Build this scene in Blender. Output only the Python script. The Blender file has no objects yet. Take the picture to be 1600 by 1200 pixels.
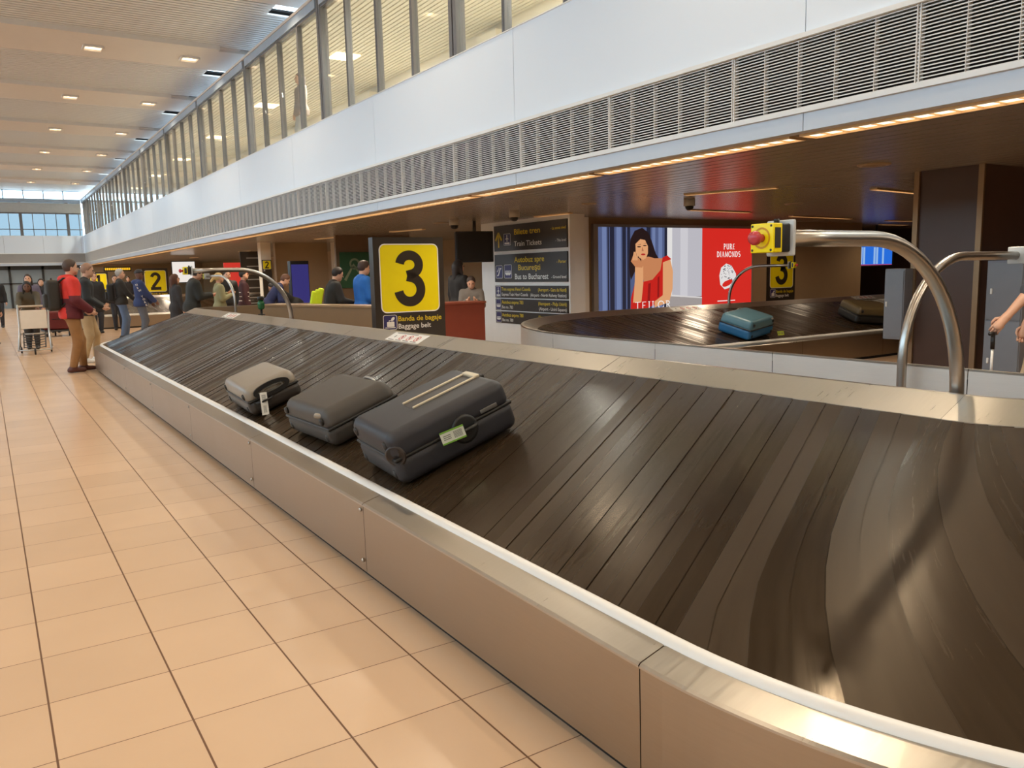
import bpy, math, random
import numpy as np
from mathutils import Vector, Matrix
random.seed(7)
C = bpy.context.scene.collection
PI = math.pi

# ------------------------------------------------------------------ materials
MATS = {}
def lin(c):
    return tuple(((v/255)/12.92 if v/255 <= .04045 else ((v/255+.055)/1.055)**2.4) for v in c)
def mat(name, rgb, rough=.5, metal=0., emit=0., spec=.5, noise=.08, nscale=6., coat=0.):
    """plain procedural material with a little noise in colour and roughness; rgb in sRGB 0-255"""
    if name in MATS: return MATS[name]
    m = bpy.data.materials.new(name); m.use_nodes = True; MATS[name] = m
    nt = m.node_tree; b = nt.nodes['Principled BSDF']; L = nt.links
    c = lin(rgb)
    b.inputs['Base Color'].default_value = (*c, 1)
    b.inputs['Roughness'].default_value = rough
    b.inputs['Metallic'].default_value = metal
    b.inputs['Specular IOR Level'].default_value = spec
    if coat: b.inputs['Coat Weight'].default_value = coat
    if emit:
        b.inputs['Emission Color'].default_value = (*c, 1); b.inputs['Emission Strength'].default_value = emit
        b.inputs['Base Color'].default_value = (0, 0, 0, 1)
    elif noise:
        tc = nt.nodes.new('ShaderNodeTexCoord'); n = nt.nodes.new('ShaderNodeTexNoise')
        n.inputs['Scale'].default_value = nscale; n.inputs['Detail'].default_value = 4
        mr = nt.nodes.new('ShaderNodeMapRange')
        mr.inputs['To Min'].default_value = 1-noise; mr.inputs['To Max'].default_value = 1+noise
        mx = nt.nodes.new('ShaderNodeVectorMath'); mx.operation = 'SCALE'
        mx.inputs[0].default_value = c
        L.new(tc.outputs['Object'], n.inputs['Vector']); L.new(n.outputs['Fac'], mr.inputs['Value'])
        L.new(mr.outputs['Result'], mx.inputs['Scale']); L.new(mx.outputs['Vector'], b.inputs['Base Color'])
    return m

def nodes_of(name):
    m = bpy.data.materials.new(name); m.use_nodes = True; MATS[name] = m
    return m, m.node_tree, m.node_tree.nodes['Principled BSDF'], m.node_tree.links
def N(nt, t, **kw):
    n = nt.nodes.new(t)
    for k, v in kw.items(): setattr(n, k, v)
    return n
def math_node(nt, op, a, b=None, c=None):
    n = N(nt, 'ShaderNodeMath', operation=op)
    for i, v in enumerate((a, b, c)):
        if v is None: continue
        if isinstance(v, (int, float)): n.inputs[i].default_value = v
        else: nt.links.new(v, n.inputs[i])
    return n.outputs[0]

TX, TY = .4101, .4193
def floor_material():
    m, nt, b, L = nodes_of('beige_tile')
    tc = N(nt, 'ShaderNodeTexCoord'); sp = N(nt, 'ShaderNodeSeparateXYZ'); L.new(tc.outputs['Object'], sp.inputs[0])
    u = math_node(nt, 'DIVIDE', math_node(nt, 'SUBTRACT', sp.outputs[0], .0555), TX)
    v = math_node(nt, 'DIVIDE', math_node(nt, 'SUBTRACT', sp.outputs[1], 2.7977), TY)
    def edge(t, w):
        f = math_node(nt, 'FRACT', t); d = math_node(nt, 'MINIMUM', f, math_node(nt, 'SUBTRACT', 1., f))
        return math_node(nt, 'LESS_THAN', d, w)
    g = math_node(nt, 'MAXIMUM', edge(u, .0085), edge(v, .005))
    cb = N(nt, 'ShaderNodeCombineXYZ'); L.new(math_node(nt, 'FLOOR', u), cb.inputs[0]); L.new(math_node(nt, 'FLOOR', v), cb.inputs[1])
    wn = N(nt, 'ShaderNodeTexWhiteNoise', noise_dimensions='2D'); L.new(cb.outputs[0], wn.inputs[0])
    ns = N(nt, 'ShaderNodeTexNoise'); ns.inputs['Scale'].default_value = 1.6; ns.inputs['Detail'].default_value = 6
    L.new(tc.outputs['Object'], ns.inputs['Vector'])
    k = math_node(nt, 'ADD', math_node(nt, 'MULTIPLY', wn.outputs[0], .07), math_node(nt, 'MULTIPLY', ns.outputs['Fac'], .12))
    k = math_node(nt, 'ADD', k, .88)
    sc = N(nt, 'ShaderNodeVectorMath', operation='SCALE'); sc.inputs[0].default_value = lin((209, 176, 144)); L.new(k, sc.inputs['Scale'])
    mx = N(nt, 'ShaderNodeMix', data_type='RGBA'); L.new(g, mx.inputs['Factor'])
    L.new(sc.outputs[0], mx.inputs[6]); mx.inputs[7].default_value = (*lin((104, 70, 44)), 1)
    L.new(mx.outputs[2], b.inputs['Base Color'])
    r = math_node(nt, 'ADD', math_node(nt, 'MULTIPLY', ns.outputs['Fac'], .1), .2)
    r = math_node(nt, 'ADD', r, math_node(nt, 'MULTIPLY', g, .4)); L.new(r, b.inputs['Roughness'])
    bp = N(nt, 'ShaderNodeBump'); bp.inputs['Strength'].default_value = .15; bp.inputs['Distance'].default_value = .003
    L.new(math_node(nt, 'SUBTRACT', 1., g), bp.inputs['Height']); L.new(bp.outputs[0], b.inputs['Normal'])
    return m

def steel_material(name, rgb, rough, scale=(2, 2, 60), scratch=.25):
    """brushed stainless steel: fine streaks and scratches in roughness"""
    m, nt, b, L = nodes_of(name)
    b.inputs['Metallic'].default_value = 1.
    tc = N(nt, 'ShaderNodeTexCoord'); mp = N(nt, 'ShaderNodeMapping'); mp.inputs['Scale'].default_value = scale
    L.new(tc.outputs['Object'], mp.inputs[0])
    n1 = N(nt, 'ShaderNodeTexNoise'); n1.inputs['Scale'].default_value = 3; n1.inputs['Detail'].default_value = 5
    L.new(mp.outputs[0], n1.inputs['Vector'])
    n2 = N(nt, 'ShaderNodeTexNoise'); n2.inputs['Scale'].default_value = 1.3; n2.inputs['Detail'].default_value = 8
    n2.inputs['Distortion'].default_value = 1.5
    L.new(tc.outputs['Object'], n2.inputs['Vector'])
    s = math_node(nt, 'ADD', math_node(nt, 'MULTIPLY', n1.outputs['Fac'], .5), math_node(nt, 'MULTIPLY', n2.outputs['Fac'], .5))
    L.new(math_node(nt, 'ADD', math_node(nt, 'MULTIPLY', s, scratch), rough-scratch/2), b.inputs['Roughness'])
    k = math_node(nt, 'ADD', math_node(nt, 'MULTIPLY', s, .24), .88)
    sc = N(nt, 'ShaderNodeVectorMath', operation='SCALE'); sc.inputs[0].default_value = lin(rgb); L.new(k, sc.inputs['Scale'])
    L.new(sc.outputs[0], b.inputs['Base Color'])
    return m

PITCH, SKEW = .168, .42
def belt_material():
    """dark rubber plates: uv = (run along the loop, way across); worn streaks along each plate"""
    m, nt, b, L = nodes_of('rubber_plates')
    uv = N(nt, 'ShaderNodeUVMap', uv_map='UVMap'); sp = N(nt, 'ShaderNodeSeparateXYZ'); L.new(uv.outputs[0], sp.inputs[0])
    q = math_node(nt, 'ADD', sp.outputs[0], math_node(nt, 'MULTIPLY', sp.outputs[1], SKEW))
    k = math_node(nt, 'DIVIDE', q, PITCH); fl = math_node(nt, 'FLOOR', k); fr = math_node(nt, 'FRACT', k)
    wn = N(nt, 'ShaderNodeTexWhiteNoise', noise_dimensions='1D'); L.new(fl, wn.inputs['W'])
    cb = N(nt, 'ShaderNodeCombineXYZ'); L.new(math_node(nt, 'MULTIPLY', q, 38.), cb.inputs[0])
    L.new(math_node(nt, 'MULTIPLY', sp.outputs[1], 2.2), cb.inputs[1]); L.new(math_node(nt, 'MULTIPLY_ADD', fl, 1.37, .5), cb.inputs[2])
    st = N(nt, 'ShaderNodeTexNoise'); st.inputs['Scale'].default_value = 1.; st.inputs['Detail'].default_value = 6
    st.inputs['Roughness'].default_value = .65
    L.new(cb.outputs[0], st.inputs['Vector'])
    pt = N(nt, 'ShaderNodeTexNoise'); pt.inputs['Scale'].default_value = 2.2; pt.inputs['Detail'].default_value = 3
    L.new(uv.outputs[0], pt.inputs['Vector'])
    seam = math_node(nt, 'LESS_THAN', fr, .022)
    val = math_node(nt, 'ADD', math_node(nt, 'MULTIPLY', st.outputs['Fac'], .5), math_node(nt, 'MULTIPLY', wn.outputs[0], .32))
    val = math_node(nt, 'ADD', val, math_node(nt, 'MULTIPLY', pt.outputs['Fac'], .45))
    val = math_node(nt, 'MULTIPLY', math_node(nt, 'ADD', val, .42), math_node(nt, 'SUBTRACT', 1., math_node(nt, 'MULTIPLY', seam, .3)))
    sc = N(nt, 'ShaderNodeVectorMath', operation='SCALE'); sc.inputs[0].default_value = lin((50, 38, 26)); L.new(val, sc.inputs['Scale'])
    L.new(sc.outputs[0], b.inputs['Base Color'])
    r = math_node(nt, 'ADD', math_node(nt, 'MULTIPLY', st.outputs['Fac'], .22), math_node(nt, 'MULTIPLY', wn.outputs[0], .22))
    L.new(math_node(nt, 'ADD', r, .045), b.inputs['Roughness'])
    b.inputs['Specular IOR Level'].default_value = .24; b.inputs['Specular Tint'].default_value = (1, .82, .58, 1)
    bp = N(nt, 'ShaderNodeBump'); bp.inputs['Strength'].default_value = .16; bp.inputs['Distance'].default_value = .006
    h = math_node(nt, 'SUBTRACT', math_node(nt, 'MULTIPLY', st.outputs['Fac'], .35), seam)
    L.new(h, bp.inputs['Height']); L.new(bp.outputs[0], b.inputs['Normal'])
    return m

def glass_material(name='window_glass', tint=(.93, .97, .98), refl=.16):
    m = bpy.data.materials.new(name); m.use_nodes = True; MATS[name] = m
    nt = m.node_tree; nt.nodes.remove(nt.nodes['Principled BSDF']); out = nt.nodes['Material Output']
    t = N(nt, 'ShaderNodeBsdfTransparent'); t.inputs[0].default_value = (*tint, 1)
    g = N(nt, 'ShaderNodeBsdfGlossy'); g.inputs['Roughness'].default_value = .02
    lw = N(nt, 'ShaderNodeLayerWeight')
    f = math_node(nt, 'ADD', math_node(nt, 'MULTIPLY', math_node(nt, 'POWER', lw.outputs['Facing'], 4.), .8), refl*.3)
    mx = N(nt, 'ShaderNodeMixShader'); nt.links.new(f, mx.inputs[0])
    nt.links.new(t.outputs[0], mx.inputs[1]); nt.links.new(g.outputs[0], mx.inputs[2]); nt.links.new(mx.outputs[0], out.inputs[0])
    return m

FLOOR = floor_material()
STEEL = steel_material('brushed_steel', (170, 156, 138), .36)
STEEL_LEDGE = steel_material('scratched_steel', (188, 182, 172), .32, (3, 30, 3), .34)
TUBE = steel_material('tube_steel', (184, 181, 176), .3, (1, 1, 1), .1)
BELT = belt_material()
GLASS = glass_material()
TINT = glass_material('solar_glass', (.36, .40, .415), .1)
def frosted():
    m = bpy.data.materials.new('frosted_pane'); m.use_nodes = True; nt = m.node_tree; nt.nodes.remove(nt.nodes['Principled BSDF'])
    t = N(nt, 'ShaderNodeBsdfTranslucent'); t.inputs[0].default_value = (.15, .155, .15, 1); d = N(nt, 'ShaderNodeBsdfDiffuse'); d.inputs[0].default_value = (.3, .34, .36, 1)
    a = N(nt, 'ShaderNodeAddShader'); nt.links.new(t.outputs[0], a.inputs[0]); nt.links.new(d.outputs[0], a.inputs[1]); nt.links.new(a.outputs[0], nt.nodes['Material Output'].inputs[0]); return m
FROST = frosted()
WHITE_PANEL = mat('white_wall_panel', (234, 243, 252), .38, spec=.4, noise=.015, nscale=.6)
WHITE_TRIM = mat('white_trim', (235, 235, 232), .4, noise=.02)
PALE_FASCIA = mat('pale_fascia', (206, 214, 224), .35, noise=.02)
LOUVRE = mat('louvre_metal', (230, 226, 220), .4, metal=.1, noise=.05)
LOUVRE_BACK = mat('louvre_shadow_box', (48, 44, 42), .8)
FRAME_GREY = mat('window_frame_grey', (112, 110, 110), .45, metal=.2)
RAIL_BLUE = mat('blue_grey_rail', (158, 172, 186), .35)
SLAT = mat('ceiling_slat', (214, 208, 198), .4, metal=.1, noise=.04)
SLAT_GAP = mat('ceiling_void', (30, 28, 27), .9)
BEAM = mat('ceiling_beam', (206, 194, 180), .5, noise=.03)
SOFFIT = mat('glossy_soffit_plank', (176, 166, 155), .27, metal=.35, noise=.06, nscale=2)
CREAM = mat('cream_plaster', (226, 214, 192), .6, noise=.03)
TAN_WALL = mat('tan_wall', (168, 142, 108), .6, noise=.05)
DARK_WALL = mat('dark_brown_cladding', (78, 56, 46), .3, noise=.12, nscale=3)
BLACK = mat('black_plastic', (26, 25, 25), .45)
DARK_GREY = mat('dark_grey_metal', (62, 62, 62), .4, metal=.3)
PLINTH = mat('plinth_black', (34, 31, 28), .7)
STRIP = mat('white_bumper', (228, 224, 218), .4, noise=.03, nscale=20)
YELLOW = mat('sign_yellow', (246, 226, 8), .35, noise=.02)
SIGN_DARK = mat('sign_dark', (52, 44, 36), .35, noise=.03)
SIGN_BLUE = mat('sign_blue', (52, 48, 100), .35)
WHITE = mat('white_paint', (236, 234, 228), .4, noise=.02)
TEXT_YELLOW = mat('text_yellow', (226, 198, 40), .4, noise=0)
TEXT_WHITE = mat('text_white', (232, 230, 222), .4, noise=0)
RED_PAINT = mat('red_paint', (196, 46, 40), .35)
WARM = mat('warm_lamp', (255, 214, 160), emit=9.)
SLOT = mat('warm_slot_lamp', (255, 226, 190), emit=2.4)

# ------------------------------------------------------------------ mesh helpers
class MB:
    def __init__(s): s.v = []; s.f = []; s.m = []; s.sm = []; s.uv = None
    def add(s, vs, fs, mi=0, smooth=False):
        o = len(s.v); s.v += [tuple(v) for v in vs]
        for f in fs: s.f.append(tuple(i+o for i in f)); s.m.append(mi); s.sm.append(smooth)
        return s
    def box(s, x0, x1, y0, y1, z0, z1, mi=0):
        vs = [(x, y, z) for z in (z0, z1) for y in (y0, y1) for x in (x0, x1)]
        return s.add(vs, [(0, 2, 3, 1), (4, 5, 7, 6), (0, 1, 5, 4), (2, 6, 7, 3), (0, 4, 6, 2), (1, 3, 7, 5)], mi)
    def obox(s, M, sx, sy, sz, mi=0):
        """box centred on the matrix M"""
        vs = [M @ Vector((x, y, z)) for z in (-sz/2, sz/2) for y in (-sy/2, sy/2) for x in (-sx/2, sx/2)]
        return s.add(vs, [(0, 2, 3, 1), (4, 5, 7, 6), (0, 1, 5, 4), (2, 6, 7, 3), (0, 4, 6, 2), (1, 3, 7, 5)], mi)
    def rbox(s, M, sx, sy, sz, r, n=4, mi=0, fn=None):
        """rounded box centred on M; fn may reshape each local vertex"""
        h = np.array([sx, sy, sz])/2; r = min(r, *(h*.999))
        def axis(a):
            t = [a-r+r*math.tan(PI/4*i/n) for i in range(n+1)]
            return [-x for x in reversed(t)]+t
        vs = {}; V = []; F = []
        def vid(p):
            k = tuple(round(c, 6) for c in p)
            if k not in vs:
                inn = [max(-(h[i]-r), min(h[i]-r, p[i])) for i in range(3)]
                d = Vector([p[i]-inn[i] for i in range(3)])
                q = Vector(inn)+(d.normalized()*r if d.length > 1e-9 else d)
                if fn: q = Vector(fn(q))
                vs[k] = len(V); V.append(M @ q)
            return vs[k]
        for ax in range(3):
            u, w = (ax+1) % 3, (ax+2) % 3; au, aw = axis(h[u]), axis(h[w])
            for sg in (-1, 1):
                for i in range(len(au)-1):
                    for j in range(len(aw)-1):
                        q = []
                        for (a, b_) in ((i, j), (i+1, j), (i+1, j+1), (i, j+1)):
                            p = [0, 0, 0]; p[ax] = sg*h[ax]; p[u] = au[a]; p[w] = aw[b_]; q.append(vid(p))
                        if len(set(q)) >= 3: F.append(tuple(q if sg > 0 else reversed(q)))
        return s.add(V, F, mi, True)
    def tube(s, pts, r, n=10, mi=0, cap=True):
        pts = [Vector(p) for p in pts]; rs = r if isinstance(r, (list, tuple)) else [r]*len(pts)
        t0 = (pts[1]-pts[0]).normalized(); up = Vector((0, 0, 1)) if abs(t0.z) < .9 else Vector((0, 1, 0))
        x = t0.cross(up).normalized(); V = []
        for i, p in enumerate(pts):
            t = (pts[min(i+1, len(pts)-1)]-pts[max(i-1, 0)]).normalized()
            x = (x-t*x.dot(t)).normalized(); y = t.cross(x)
            V += [p+(x*math.cos(2*PI*k/n)+y*math.sin(2*PI*k/n))*rs[i] for k in range(n)]
        F = [(i*n+k, i*n+(k+1) % n, (i+1)*n+(k+1) % n, (i+1)*n+k) for i in range(len(pts)-1) for k in range(n)]
        if cap: F += [tuple(reversed(range(n))), tuple((len(pts)-1)*n+k for k in range(n))]
        return s.add(V, F, mi, True)
    def lathe(s, M, prof, n=20, mi=0):
        """profile (r, z) about the local z axis of M"""
        V = [M @ Vector((r*math.cos(2*PI*k/n), r*math.sin(2*PI*k/n), z)) for r, z in prof for k in range(n)]
        F = [(i*n+k, i*n+(k+1) % n, (i+1)*n+(k+1) % n, (i+1)*n+k) for i in range(len(prof)-1) for k in range(n)]
        F += [tuple(reversed(range(n))), tuple((len(prof)-1)*n+k for k in range(n))]
        return s.add(V, F, mi, True)
    def poly(s, M, pts, z0, z1, mi=0):
        """flat polygon in the xy plane of M, extruded from z0 to z1"""
        a = sum(pts[i][0]*pts[(i+1) % len(pts)][1]-pts[(i+1) % len(pts)][0]*pts[i][1] for i in range(len(pts)))
        if a < 0: pts = list(reversed(pts))
        n = len(pts)
        V = [M @ Vector((x, y, z0)) for x, y in pts]+[M @ Vector((x, y, z1)) for x, y in pts]
        F = [tuple(reversed(range(n))), tuple(range(n, 2*n))]+[(i, (i+1) % n, n+(i+1) % n, n+i) for i in range(n)]
        return s.add(V, F, mi)
    def ribbon(s, M, pts, w, z0, z1, mi=0, closed=False):
        """stroke of width w (number or list) along 2-D points"""
        P = [Vector(p).to_2d() if len(p) > 2 else Vector(p) for p in pts]; n = len(P); ws = w if isinstance(w, (list, tuple)) else [w]*n
        A, B = [], []
        for i, p in enumerate(P):
            a, b_ = (P[(i-1) % n], P[(i+1) % n]) if closed else (P[max(i-1, 0)], P[min(i+1, n-1)])
            t = (b_-a).normalized(); nn = Vector((-t.y, t.x))*ws[i]/2; A.append(p+nn); B.append(p-nn)
        for i in range(n if closed else n-1):
            j = (i+1) % n
            s.poly(M, [tuple(A[i]), tuple(A[j]), tuple(B[j]), tuple(B[i])], z0, z1, mi)
        return s
    def build(s, name, mats, parent=None, loc=None):
        me = bpy.data.meshes.new(name); me.from_pydata(s.v, [], s.f)
        mats = mats if isinstance(mats, (list, tuple)) else [mats]
        for m in mats: me.materials.append(m)
        me.polygons.foreach_set('material_index', s.m); me.polygons.foreach_set('use_smooth', s.sm)
        me.update()
        o = bpy.data.objects.new(name, me); C.objects.link(o)
        if parent: o.parent = parent
        return o

def empty(name, loc=(0, 0, 0), rz=0.):
    o = bpy.data.objects.new(name, None); o.location = loc; o.rotation_euler = (0, 0, rz); o.empty_display_size = .1
    C.objects.link(o); return o
def tag(o, label=None, cat=None, group=None, kind=None):
    if label: o['label'] = label
    if cat: o['category'] = cat
    if group: o['group'] = group
    if kind: o['kind'] = kind
    return o
def thing(name, label, cat, loc=(0, 0, 0), rz=0., group=None): return tag(empty(name, loc, rz), label, cat, group)
def struct(mb, name, mats, label=None):
    o = mb.build(name, mats); o['kind'] = 'structure'
    if label: o['label'] = label; o['category'] = name.split('_')[0]
    return o
def frame(O, u, v):
    """matrix with x = u, y = v, z = u x v"""
    u = Vector(u).normalized(); v = Vector(v).normalized(); n = u.cross(v)
    M = Matrix((u, v, n)).transposed().to_4x4(); M.translation = Vector(O); return M
def T(x, y, z): return Matrix.Translation((x, y, z))
def R(a, ax): return Matrix.Rotation(a, 4, ax)
def rrect(x0, y0, x1, y1, r, n=6):
    P = []
    for cx, cy, a in ((x1-r, y1-r, 0), (x0+r, y1-r, 90), (x0+r, y0+r, 180), (x1-r, y0+r, 270)):
        P += [(cx+r*math.cos(math.radians(a+90*i/n)), cy+r*math.sin(math.radians(a+90*i/n))) for i in range(n+1)]
    return P
def ell(cx, cy, rx, ry, n=20, a0=0, a1=360, rot=0):
    full = abs(a1-a0) >= 360; m = n if full else n+1; P = []
    for i in range(m):
        t = math.radians(a0+(a1-a0)*i/n); x, y = rx*math.cos(t), ry*math.sin(t); c, s_ = math.cos(rot), math.sin(rot)
        P.append((cx+x*c-y*s_, cy+x*s_+y*c))
    return P
def text(body, M, x, y, cap, width, m, parent, name='lettering', align='LEFT', bold=0.):
    cu = bpy.data.curves.new(name, 'FONT'); cu.body = body; cu.size = cap/.729; cu.align_x = align; cu.extrude = .0006
    cu.resolution_u = 3; cu.offset = bold*cap
    cu.materials.append(m); o = bpy.data.objects.new(name, cu); C.objects.link(o)
    bpy.context.view_layer.update(); w = max(o.dimensions.x, 1e-4)
    sx = width/w if width else 1.
    me = bpy.data.meshes.new_from_object(o.evaluated_get(bpy.context.evaluated_depsgraph_get())); bpy.data.objects.remove(o)
    me.name = name; o = bpy.data.objects.new(name, me); C.objects.link(o)
    o.matrix_world = M @ T(x, y, .0015) @ Matrix.Diagonal((sx, 1, 1, 1))
    o.parent = parent; o.matrix_parent_inverse = parent.matrix_world.inverted() if parent else Matrix()
    return o

# numerals as heavy strokes in a unit box (height 1)
def arc(cx, cy, rx, ry, a0, a1, n=18): return ell(cx, cy, rx, ry, n, a0, a1)
def numeral(d):
    if d == '3':
        return [(arc(.29, .735, .185, .17, 172, -80, 26)+[(.24, .548)], .165), ([(.24, .535)]+arc(.285, .30, .215, .217, 82, -172, 28), .172)]
    if d == '2':
        return [(arc(.30, .71, .19, .2, 172, -30, 20)+[(.36, .46), (.13, .16)], .165), ([(.02, .085), (.57, .085)], .17)]
    return [([(.32, .0), (.32, 1.0)], .18), ([(.32, .93), (.10, .78)], .15)]
def draw_numeral(mb, M, d, x, y, h, z0, z1, mi=0):
    for pts, w in numeral(d):
        mb.ribbon(M, [(x+a*h, y+b*h) for a, b in pts], w*h, z0, z1, mi)

# small stroke letters with serifs for the advertisement
SERIF = {
 'T': ([[(.32, 0), (.32, 1)]], [[(.02, .97), (.62, .97)]], [(.32, 0, .2)]),
 'E': ([[(.14, 0), (.14, 1)]], [[(.1, .97), (.52, .97)], [(.14, .52), (.42, .52)], [(.1, .03), (.54, .03)]], [(.14, 0, .1)]),
 'I': ([[(.16, 0), (.16, 1)]], [], [(.16, 0, .24), (.16, .97, .24)]),
 'L': ([[(.14, 0), (.14, 1)]], [[(.1, .03), (.54, .03)]], [(.14, .97, .24)]),
 'O': ([ell(.40, .5, .34, .48, 22, 0, 360)], [], []),
 'D': ([[(.14, 0), (.14, 1)], arc(.16, .5, .46, .48, 90, -90, 16)], [], [(.1, .02, .16), (.1, .97, .16)]),
 'R': ([[(.14, 0), (.14, 1)], arc(.2, .74, .26, .235, 90, -90, 12), [(.28, .5), (.6, 0)]], [[(.14, .5), (.2, .5)]], [(.14, 0, .24), (.1, .97, .2), (.6, 0, .16)]),
 'P': ([[(.14, 0), (.14, 1)], arc(.2, .73, .28, .25, 90, -90, 12)], [], [(.14, 0, .24), (.1, .97, .2)]),
 'U': ([[(.14, 1), (.14, .3)]+arc(.36, .28, .22, .26, 180, 360, 10)+[(.58, 1)]], [], [(.14, .97, .22), (.58, .97, .2)]),
 'A': ([[(.34, 1), (.62, 0)]], [[(.34, 1), (.08, 0)], [(.17, .33), (.5, .33)]], [(.08, 0, .2), (.62, 0, .24)]),
 'M': ([[(.7, 0), (.7, 1)], [(.14, 1), (.42, .1)]], [[(.14, 0), (.14, 1)], [(.42, .1), (.7, 1)]], [(.14, 0, .2), (.7, 0, .24)]),
 'N': ([[(.14, 1), (.6, 0)]], [[(.14, 0), (.14, 1)], [(.6, 0), (.6, 1)]], [(.14, 0, .2), (.6, .97, .2)]),
 'S': ([arc(.3, .74, .2, .23, 40, 270, 12)+arc(.3, .27, .22, .24, 90, -140, 12)], [], []),
}
def serif_text(mb, M, word, x, y, h, w, z0, z1, mi=0, heavy=.15, light=.075, gap=.1):
    adv = {'I': .36, 'M': .86, 'O': .84, 'D': .72, 'N': .76, 'A': .72, 'U': .74, 'S': .58, 'E': .62, 'L': .6, 'T': .66, 'R': .66, 'P': .6, ' ': .4}
    tot = sum(adv[c]+gap for c in word)-gap; sx = w/(tot*h)
    for c in word:
        if c != ' ':
            hv, lt, sf = SERIF[c]
            f = lambda pts: [(x+a*h*sx, y+b*h) for a, b in pts]
            for k in hv: mb.ribbon(M, f(k), heavy*h, z0, z1, mi)
            for k in lt: mb.ribbon(M, f(k), light*h, z0, z1, mi)
            for a, b, l in sf: mb.ribbon(M, f([(a-l/2, b+.015), (a+l/2, b+.015)]), light*h, z0, z1, mi)
        x += (adv[c]+gap)*h*sx

# ------------------------------------------------------------------ camera
cam = bpy.data.cameras.new('camera'); co = bpy.data.objects.new('camera', cam); C.objects.link(co)
cam.sensor_width = 36; cam.lens = 1265.73/1600*36; cam.clip_end = 300; cam.clip_start = .05
yaw, pit, roll = .571848881, -.137670951, -.0235424245
fw = Vector((math.sin(yaw)*math.cos(pit), math.cos(yaw)*math.cos(pit), math.sin(pit)))
r0 = Vector((math.cos(yaw), -math.sin(yaw), 0)); u0 = r0.cross(fw)
rr = r0*math.cos(roll)+u0*math.sin(roll); uu = -r0*math.sin(roll)+u0*math.cos(roll)
Mc = Matrix((rr, uu, -fw)).transposed().to_4x4(); Mc.translation = (0, 0, 1.5); co.matrix_world = Mc
bpy.context.scene.camera = co

# ------------------------------------------------------------------ the hall
WX = 5.5            # plane of the balcony front
ZS, ZB0, ZB1, ZG, ZR, ZC = 2.538, 3.235, 4.325, 6.31, 6.47, 7.0
Y0, Y1 = -9., 57.3  # hall ends
XL, XR = -9., 24.
mb = MB(); mb.add([(XL, Y0, 0), (XR, Y0, 0), (XR, 64, 0), (XL, 64, 0)], [(0, 1, 2, 3)]); fl = struct(mb, 'floor', FLOOR)

# balcony front along the hall: fascia, trims, white wall panels with open joints
def seams(a, b, off, mod):
    k = math.ceil((a-off)/mod); out = [a]
    while off+k*mod < b: out.append(off+k*mod); k += 1
    return out+[b]
mb = MB()
ys = seams(Y0, Y1, 4.25, 4.1)
for a, b in zip(ys[:-1], ys[1:]):
    mb.box(WX, WX+.12, a+.004, b-.004, ZB0+.03, ZB1, 0)
    mb.box(WX, WX+.12, a+.004, b-.004, ZS, 2.675, 1)
mb.box(WX+.02, WX+.3, Y0, Y1, ZS+.002, 2.67, 2); mb.box(WX+.02, WX+.3, Y0, Y1, ZB0+.03, ZB1-.01, 2)
mb.box(WX-.03, WX+.14, Y0, Y1, 2.675, 2.712, 3); mb.box(WX-.03, WX+.14, Y0, Y1, ZB0, ZB0+.036, 3)
mb.box(WX-.012, WX+.3, Y0, Y1, ZB1, ZB1+.012, 3)
struct(mb, 'wall_right', [WHITE_PANEL, PALE_FASCIA, LOUVRE_BACK, WHITE_TRIM])
mb = MB(); nb = 22
for i in range(nb):
    z = 2.722+(ZB0-2.73)*i/(nb-1)
    V = [(WX+.004, Y0, z-.0045), (WX+.004, Y1, z-.0045), (WX+.045, Y1, z+.004), (WX+.045, Y0, z+.004),
         (WX+.004, Y0, z+.0035), (WX+.004, Y1, z+.0035), (WX+.045, Y1, z+.012), (WX+.045, Y0, z+.012)]
    mb.add(V, [(0, 3, 2, 1), (4, 5, 6, 7), (0, 1, 5, 4), (3, 7, 6, 2)])
mb.box(WX+.09, WX+.12, Y0, Y1, 2.7, ZB0+.01, 1)
g0 = 3.33; k = math.ceil((Y0-g0)/1.635)
while g0+k*1.635 < Y1:
    y = g0+k*1.635
    for dy in (-.011, .013): mb.box(WX-.004, WX+.05, y+dy-.004, y+dy+.004, 2.71, ZB0)
    for j in range(1, 5): mb.box(WX, WX+.05, y+j*.327-.002, y+j*.327+.002, 2.71, ZB0)
    k += 1
struct(mb, 'trim_1', [LOUVRE, LOUVRE_BACK])

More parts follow.
